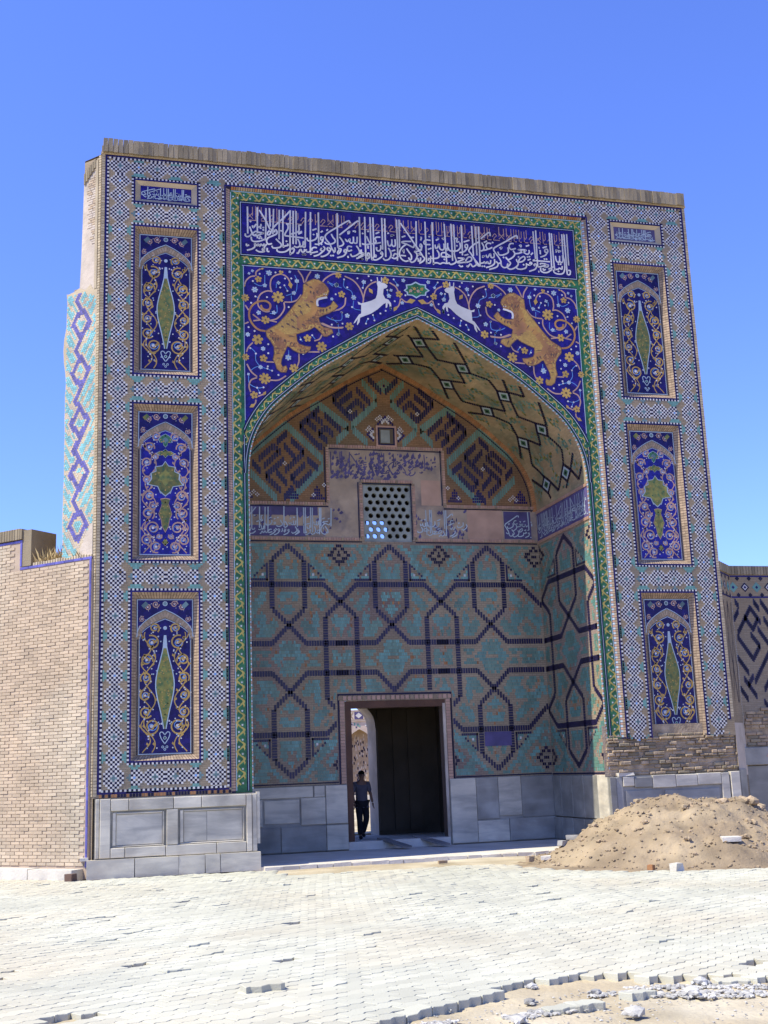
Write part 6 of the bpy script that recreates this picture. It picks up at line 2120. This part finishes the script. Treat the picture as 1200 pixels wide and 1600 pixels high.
b.build('glazed_brickwork', fk, None, 'stuff')
b = MB()
FT.poly(b, [(-.50 + .06, 5.38), (-.07, 5.38), (-.07, 5.95), (-.14, 5.92), (-.30, 5.62)], .02, 'stucco')
b.build('bare_patch', fk)
b = MB()
FT.poly(b, [(-.07, 10.3), (-.07, 12.75), (-.14, 12.78), (-.43, 12.45), (-.45, 11.6), (-.47, 10.9), (-.50, 10.3)], .008, 'stucco')
zz = 11.2
while zz < 12.66:
    u = -.36 + rk.uniform(0, .10) + max(0, 11.6 - zz) * .3
    while u < -.10:
        w = rk.uniform(.09, .14)
        if zz < 12.70 + (u + .14) * 1.05:
            FT.slab(b, u, zz, min(u + w, -.075) - .008, zz + .037, .0, .014 + rk.uniform(0, .006), 'stucco' if rk.random() < .6 else 'limebrick', .003)
        u += w
    zz += .047
u = -.42
for k in range(6):
    FT.slab(b, u + k * .05, 12.44 + k * .052, u + k * .05 + .042, 12.66 + k * .045, 0, .03, 'cope')
FT.slab(b, -.13, 10.3, -.07, 12.85, 0, .02, 'tan')
b.build('broken_masonry', fk)
b = MB()
z = 1.3
while z < 12.9:
    FT.slab(b, -.058, z, -.004, z + .042, 0, .012, 'tan')
    z += .052
b.build('corner_bricks', portal, None, 'stuff')

# ---------------------------------------------------------------- wing wall on the right
rw = thing('wing_wall', 'lower side wall with dark blue angular pattern right of the gateway', 'wall', (6.0, 0, 0))
RO = (6.0, 0, 0)
FC2 = Fr((6.0, .03, 0), (r2, r2, 0), (r2, -r2, 0))
FW = Fr((6.56, .59, 0), (1, 0, 0), (0, -1, 0))
def rbuild(b, name, lab=None, kind=None):
    o_ = b.build(name, rw, lab, kind, origin=RO)
    o_.location = (0, 0, 0)
    return o_
b = MB()
FC2.rect(b, 0, 0, .79, 5.18, 0, 'buff')
FW.rect(b, 0, 0, 6, 5.18, 0, 'buff')
b.face([(6.0, .03, 5.18), (6.56, .59, 5.18), (12.56, .59, 5.18), (12.56, 1.3, 5.18), (6.2, 1.3, 5.18)], 'cope')
rbuild(b, 'brickwork')
b = MB()
for fr, u0, u1 in ((FC2, 0.0, .80), (FW, -.02, 6)):
    u = u0
    while u < u1:
        fr.slab(b, u + .003, 5.18, u + .063, 5.36, -.25, .03, 'cope', .005)
        u += .067
rbuild(b, 'coping', None, 'stuff')
b = MB()
for fr, u1 in ((FC2, .78), (FW, 6)):
    for z in (5.13, 4.70):
        fr.rect(b, 0.01, z, u1, z + .035, .004, 'navy')
    u = .06
    k = 0
    while u < u1:
        t = k % 4
        if fr is FW or t < 4:
            c = 4.92
            for a, e, mt in ((.10, .0, 'navyd'), (.062, .001, 'white'), (.035, .002, 'navy')) if k % 2 else ((.11, 0, 'turq'), (.035, .002, 'navy')):
                fr.poly(b, [(u + a, c), (u, c + a), (u - a * .98, c), (u, c - a)], .005 + e, mt)
            for c2 in (4.76, 5.10):
                fr.poly(b, [(u + .16, c2), (u + .11, c2 + .05), (u + .06, c2), (u + .11, c2 - .05)], .005, 'navyd')
        u += .27
        k += 1
rbuild(b, 'star_frieze', None, 'stuff')
b = MB()
kb = [[(.08, 4.00), (.40, 4.50), (.62, 4.18)], [(.26, 4.30), (.42, 4.06), (.56, 4.28)], [(.06, 3.90), (.36, 3.46), (.54, 3.72), (.34, 3.98)], [(.02, 3.48), (.24, 3.16)], [(.36, 3.02), (.74, 3.60)], [(.56, 2.86), (1.00, 3.52)],
      [(.12, 3.06), (.50, 2.50)], [(.54, 4.06), (.92, 3.50)], [(.72, 2.50), (1.12, 3.10)], [(.02, 2.86), (.22, 2.56)], [(.66, 4.62), (1.10, 3.98), (.92, 3.72)], [(.88, 4.60), (1.22, 4.10)], [(1.1, 3.7), (1.5, 3.1)], [(1.1, 2.9), (1.35, 2.5)], [(.70, 4.26), (.86, 4.02)], [(1.12, 3.36), (1.3, 3.6)], [(.08, 4.62), (.16, 4.50)], [(.50, 4.62), (.62, 4.45)], [(.02, 4.28), (.14, 4.46)], [(.20, 2.96), (.34, 3.14)], [(.52, 2.60), (.62, 2.46)]]
for k in range(4):
    for st in kb:
        pts = resample([(u + 1.4 * k, z) for u, z in st], .045)
        for i, (p, q) in enumerate(zip(pts, pts[1:])):
            if p[1] < 2.45 + .25 * math.sin(p[0] * 5):
                continue
            FW.rect(b, p[0] - .019, p[1] - .066, p[0] + .019, p[1] + .066, .004, 'strapb')
for st in ([(.10, 4.6), (.25, 3.9), (.40, 4.6)], [(.10, 3.3), (.25, 3.9), (.40, 3.3), (.55, 2.6)], [(.40, 4.6), (.55, 3.9), (.70, 4.6)], [(.40, 3.3), (.55, 3.9), (.70, 3.3)], [(.10, 3.3), (.25, 2.6), (.4, 3.3)], [(.7, 3.3), (.6, 2.6)]):
    FC2.rib(b, st, .03, .004, 'navyd')
rbuild(b, 'angular_pattern', 'dark blue angular brick pattern', 'stuff')
b = MB()
rk = random.Random(3)
rbk = rbuild(b, 'worn_base') if False else None
b = MB()
FW.rect(b, 0, 1.2, 6, 2.35, .003, 'rough')
FC2.rect(b, 0, 1.2, .79, 2.2, .003, 'stucco')
wb = rbuild(b, 'worn_base', 'lower part where the tiles have fallen off')
z = 1.75
while z < 2.45:
    u = rk.uniform(0, .1)
    while u < 3:
        w = rk.uniform(.12, .28)
        if rk.random() < .8 - max(0, (z - 2.2) * 2):
            bb = MB()
            FW.slab(bb, u, z + .004, u + w - .01, z + .06, 0, .012 + rk.uniform(0, .03), rk.choice(['rough', 'buffp', 'cope']), .006)
            o_ = bb.build('brick', wb, origin=RO)
            o_.location = (0, 0, 0)
        u += w
    z += .068
for u0, z0, u1, z1, h, mt in ((-.22, 1.38, 1.4, 1.72, .10, 'marbleb'), (-.05, .05, .95, 1.36, .05, 'marbleb'), (.95, .05, 1.8, 1.36, .06, 'marbleb'), (1.4, 1.38, 3, 1.7, .07, 'marbleb'), (1.8, .05, 3, 1.3, .05, 'marbleb')):
    bb = MB()
    FW.slab(bb, u0, z0, u1 - .008, z1, -.02, h, mt, .008)
    o_ = bb.build('slab', wb, origin=RO)
    o_.location = (0, 0, 0)
bb = MB()
FC2.slab(bb, 0.03, .05, .50, 1.32, -.02, .03, 'marbleb', .008)
o_ = bb.build('slab', wb, origin=RO)
o_.location = (0, 0, 0)
bb = MB()
FW.flower(bb, .42, 1.55, .05, 4, .105, 'peach', 'brown')
o_ = bb.build('rosette', wb, origin=RO)
o_.location = (0, 0, 0)

# ---------------------------------------------------------------- arcade across the courtyard, seen through the doorway
ar = thing('arcade_building', 'sunlit tiled arcade across the courtyard, seen through the doorway', 'building', (4.6, 25, .12))
AO_ = Vector((4.6, 25, .12))
ta = R(-16)
FA = Fr((4.6, 25, 0), (math.cos(ta), math.sin(ta), 0), (math.sin(ta), -math.cos(ta), 0))
def abuild(b, name, lab=None, kind=None, par=None):
    o_ = b.build(name, par or ar, lab, kind, origin=AO_)
    o_.location = (0, 0, 0)
    return o_
b = MB()
pit = 1.75
for k in range(-3, 4):
    c = k * pit
    ach = ptarch(.66, 2.35, 3.12)
    P = [(c - pit / 2, .6), (c - .66, .6)] + [(c + a, z) for a, z in ach if a <= 1e-6] + [(c, 3.42), (c - pit / 2, 3.42)]
    FA.poly(b, P, 0, 'far')
    P = [(c + .66, .6), (c + pit / 2, .6), (c + pit / 2, 3.42), (c, 3.42)] + [(c + a, z) for a, z in ach if a >= -1e-6]
    FA.poly(b, P, 0, 'far')
    FA.rect(b, c - .66, .6, c + .66, 3.13, -.35, 'buffp')
    q = [(c - .66, .6)] + [(c + a, z) for a, z in ach] + [(c + .66, .6)]
    for p0, p1 in zip(q, q[1:]):
        b.face([FA.p(*p0, 0), FA.p(*p1, 0), FA.p(*p1, -.35), FA.p(*p0, -.35)], 'far')
FA.slab(b, -6.1, 3.42, 6.1, 3.86, -4, .05, 'far')
FA.slab(b, -6.1, .0, 6.1, .6, -.1, .10, 'step')
wl_ = abuild(b, 'wall')
b = MB()
for k in range(-8, 9):
    x = k * .62
    FA.rect(b, x - .17, 3.5, x + .17, 3.78, .055, 'stainblue')
    FA.poly(b, [(x - .13, 3.64), (x, 3.75), (x + .13, 3.64), (x, 3.53)], .058, 'white')
    for sg in (1, -1):
        FA.rib(b, [(x + .22, 3.5 if sg > 0 else 3.78), (x + .40, 3.78 if sg > 0 else 3.5)], .04, .056 + .001 * sg, 'rough')
FA.rect(b, -6, 3.46, 6, 3.485, .056, 'rough')
FA.rect(b, -6, 3.80, 6, 3.82, .056, 'rough')
abuild(b, 'frieze', None, 'stuff')
b = MB()
rk = random.Random(31)
for k in range(-3, 4):
    c = k * pit
    for _ in range(220):
        x, z = rk.uniform(-.62, .62), rk.uniform(.9, 2.9)
        if z > 2.35 and abs(x) > .62 * (3.1 - z) / .75:
            continue
        FA.rect(b, c + x - .022, z - .05, c + x + .022, z + .05, -.345 + .00002 * _, rk.choice(['stucco', 'navyd', 'buffp', 'far']))
    for _ in range(60):
        x, z = rk.uniform(-.85, .85), rk.uniform(3.0, 3.38)
        if z > 3.16 or abs(x) > .62:
            FA.rect(b, c + x - .03, z - .03, c + x + .03, z + .03, .004 + .00004 * _, rk.choice(['stainblue', 'turq', 'white', 'navy']))
abuild(b, 'tile_pattern', None, 'stuff')

# ---------------------------------------------------------------- planks at the doorway
def plank(x0, y0, z0, x1, y1, z1, w, lab):
    b = MB()
    a, c = Vector((x0, y0, z0)), Vector((x1, y1, z1))
    d = c - a
    q = d.to_track_quat('Y', 'Z').to_matrix()
    b.box((0, 0, 0), (w, d.length, .035), 'plank', rot=q, jit=.006)
    o_ = b.build('wooden_plank')
    o_.location = (a + c) / 2
    return tag(o_, lab, 'plank', 'planks leading up to the doorway sill')
plank(-.02, 2.20, .085, -.33, 3.0, .225, .22, 'left wooden plank sloping from platform to doorway sill near the man')
plank(.78, 2.25, .085, .42, 3.02, .225, .22, 'right wooden plank sloping from platform to doorway sill')

# ---------------------------------------------------------------- the man walking through the passage
man = thing('person', 'man in dark shirt and trousers walking out through the shaded doorway', 'person', (-.20, 5.1, .11))
MO = Vector((-.20, 5.1, .11))
K = 1.46 / 1.75
def skin_obj(name, verts, edges, radii, mt, sub=2, lab=None, root=0):
    bm = bmesh.new()
    ly = bm.verts.layers.skin.verify()
    bv = []
    for i, (v, r) in enumerate(zip(verts, radii)):
        q = bm.verts.new(tuple(Vector(v) * K))
        rr = r if isinstance(r, tuple) else (r, r)
        q[ly].radius = (rr[0] * K, rr[1] * K)
        q[ly].use_root = i == root
        bv.append(q)
    for i, j in edges:
        bm.edges.new((bv[i], bv[j]))
    me = D.meshes.new(name)
    bm.to_mesh(me)
    bm.free()
    me.materials.append(M[mt])
    o_ = D.objects.new(name, me)
    COL.objects.link(o_)
    o_.parent = man
    sk = o_.modifiers.new('skin', 'SKIN')
    sk.use_smooth_shade = True
    sb = o_.modifiers.new('sub', 'SUBSURF')
    sb.levels = sb.render_levels = sub
    if lab:
        o_['label'] = lab
    return o_
# x right in picture, y away from camera (he walks towards us, body turned slightly to his left)
V = [(0, 0, .94), (0, .0, 1.10), (0, -.01, 1.28), (0, -.02, 1.42), (0, -.035, 1.50), (0, -.06, 1.575), (0, -.065, 1.66),   # 0-6 spine, neck, head
     (-.17, .0, 1.40), (-.235, .03, 1.14), (-.22, -.10, .92),            # 7-9 left in picture arm
     (.17, .0, 1.40), (.245, .05, 1.15), (.30, .04, .91),               # 10-12 right arm hanging, swung out
     (-.09, -.01, .90), (-.10, -.14, .50), (-.085, -.06, .09), (-.085, -.17, .04),        # 13-16 left leg forward
     (.09, .01, .90), (.12, .03, .50), (.07, .25, .13), (.07, .14, .05)]                 # 17-20 right leg behind
E_ = [(0, 1), (1, 2), (2, 3), (3, 4), (4, 5), (5, 6), (3, 7), (7, 8), (8, 9), (3, 10), (10, 11), (11, 12), (0, 13), (13, 14), (14, 15), (15, 16), (0, 17), (17, 18), (18, 19), (19, 20)]
Rr = [(.14, .10), (.13, .095), (.155, .105), (.10, .08), .052, (.078, .095), (.072, .09), .052, .042, .032, .052, .042, .032, .085, .058, .042, .035, .085, .058, .042, .035]
skin_obj('body', V, E_, Rr, 'skin')
VS = [V[0], V[1], V[2], (0, -.015, 1.42), V[7], (-.225, .02, 1.17), V[10], (.235, .045, 1.17), (0, 0, .88)]
skin_obj('shirt', VS, [(8, 0), (0, 1), (1, 2), (2, 3), (3, 4), (4, 5), (3, 6), (6, 7)], [(.175, .125), (.165, .12), (.185, .125), (.11, .09), .078, .066, .078, .066, (.175, .125)], 'shirt', 2, 'dark grey shirt hanging over the waistband')
VT = [(0, 0, .96), V[13], V[14], (-.085, -.06, .10), V[17], V[18], (.07, .245, .14)]
skin_obj('trousers', VT, [(0, 1), (1, 2), (2, 3), (0, 4), (4, 5), (5, 6)], [(.165, .12), .112, .085, .068, .112, .085, .068], 'trouser', 2, 'dark trousers')
bm = bmesh.new()
bmesh.ops.create_icosphere(bm, subdivisions=3, radius=1)
for v in list(bm.verts):
    c = v.co
    if c.z < -.35 + .75 * max(0, -c.y):
        c.z = max(c.z, -.45) if c.y > -.1 else c.z
    v.co = Vector((c.x * .088, -.05 + c.y * .104 + .012, 1.655 + max(c.z, -.55 if c.y > 0 else .28) * .085)) * K
me = D.meshes.new('hair')
bm.to_mesh(me)
bm.free()
me.materials.append(M['hair'])
me.polygons.foreach_set('use_smooth', [True] * len(me.polygons))
ho_ = D.objects.new('hair', me)
COL.objects.link(ho_)
ho_.parent = man
for x, y0, y1 in ((-.085, -.03, -.22), (.07, .27, .10)):
    z0, z1 = (.045, .04) if y0 < 0 else (.11, .055)
    skin_obj('shoe', [(x, y0, z0), (x, (y0 + y1) / 2, (z0 + z1) / 2), (x, y1, z1)], [(0, 1), (1, 2)], [.05, .05, (.046, .036)], 'trouser', 1)
# hands with five fingers
for sx, wr, dr in ((-1, Vector((-.22, -.10, .92)), Vector((.03, -.16, -1))), (1, Vector((.30, .04, .91)), Vector((.12, -.05, -1)))):
    dr = dr.normalized()
    side = Vector((0, 1, 0)).cross(dr).normalized()
    fwd = dr.cross(side).normalized()
    vv, ee, rr = [wr, wr + dr * .05, wr + dr * .09], [(0, 1), (1, 2)], [.03, (.036, .024), (.036, .02)]
    for i, ln_ in enumerate((.06, .075, .08, .07)):
        base = wr + dr * .09 + fwd * ((i - 1.5) * .018)
        a_ = len(vv)
        vv += [base, base + dr * ln_ * .55 - side * sx * .006, base + dr * ln_ - side * sx * .022]
        ee += [(2, a_), (a_, a_ + 1), (a_ + 1, a_ + 2)]
        rr += [.0095, .0088, .0075]
    a_ = len(vv)
    vv += [wr + dr * .04 + fwd * -.035, wr + dr * .085 + fwd * -.055]
    ee += [(1, a_), (a_, a_ + 1)]
    rr += [.011, .009]
    skin_obj('hand', [tuple(v) for v in vv], ee, rr, 'skin', 1)
# face: nose, brow, ears
fm_ = MB()
for c, d in (((0, -.165, 1.615), (.028, .035, .045)), ((-.032, -.148, 1.635), (.028, .014, .012)), ((.032, -.148, 1.635), (.028, .014, .012)), ((0, -.150, 1.572), (.05, .012, .012)), ((-.082, -.05, 1.615), (.016, .035, .06)), ((.082, -.05, 1.615), (.016, .035, .06))):
    fm_.box(tuple(Vector(c) * K), tuple(Vector(d) * K), 'skin' if d[0] != .028 or d[2] > .02 else 'hair')
fo = fm_.build('face_features', man)
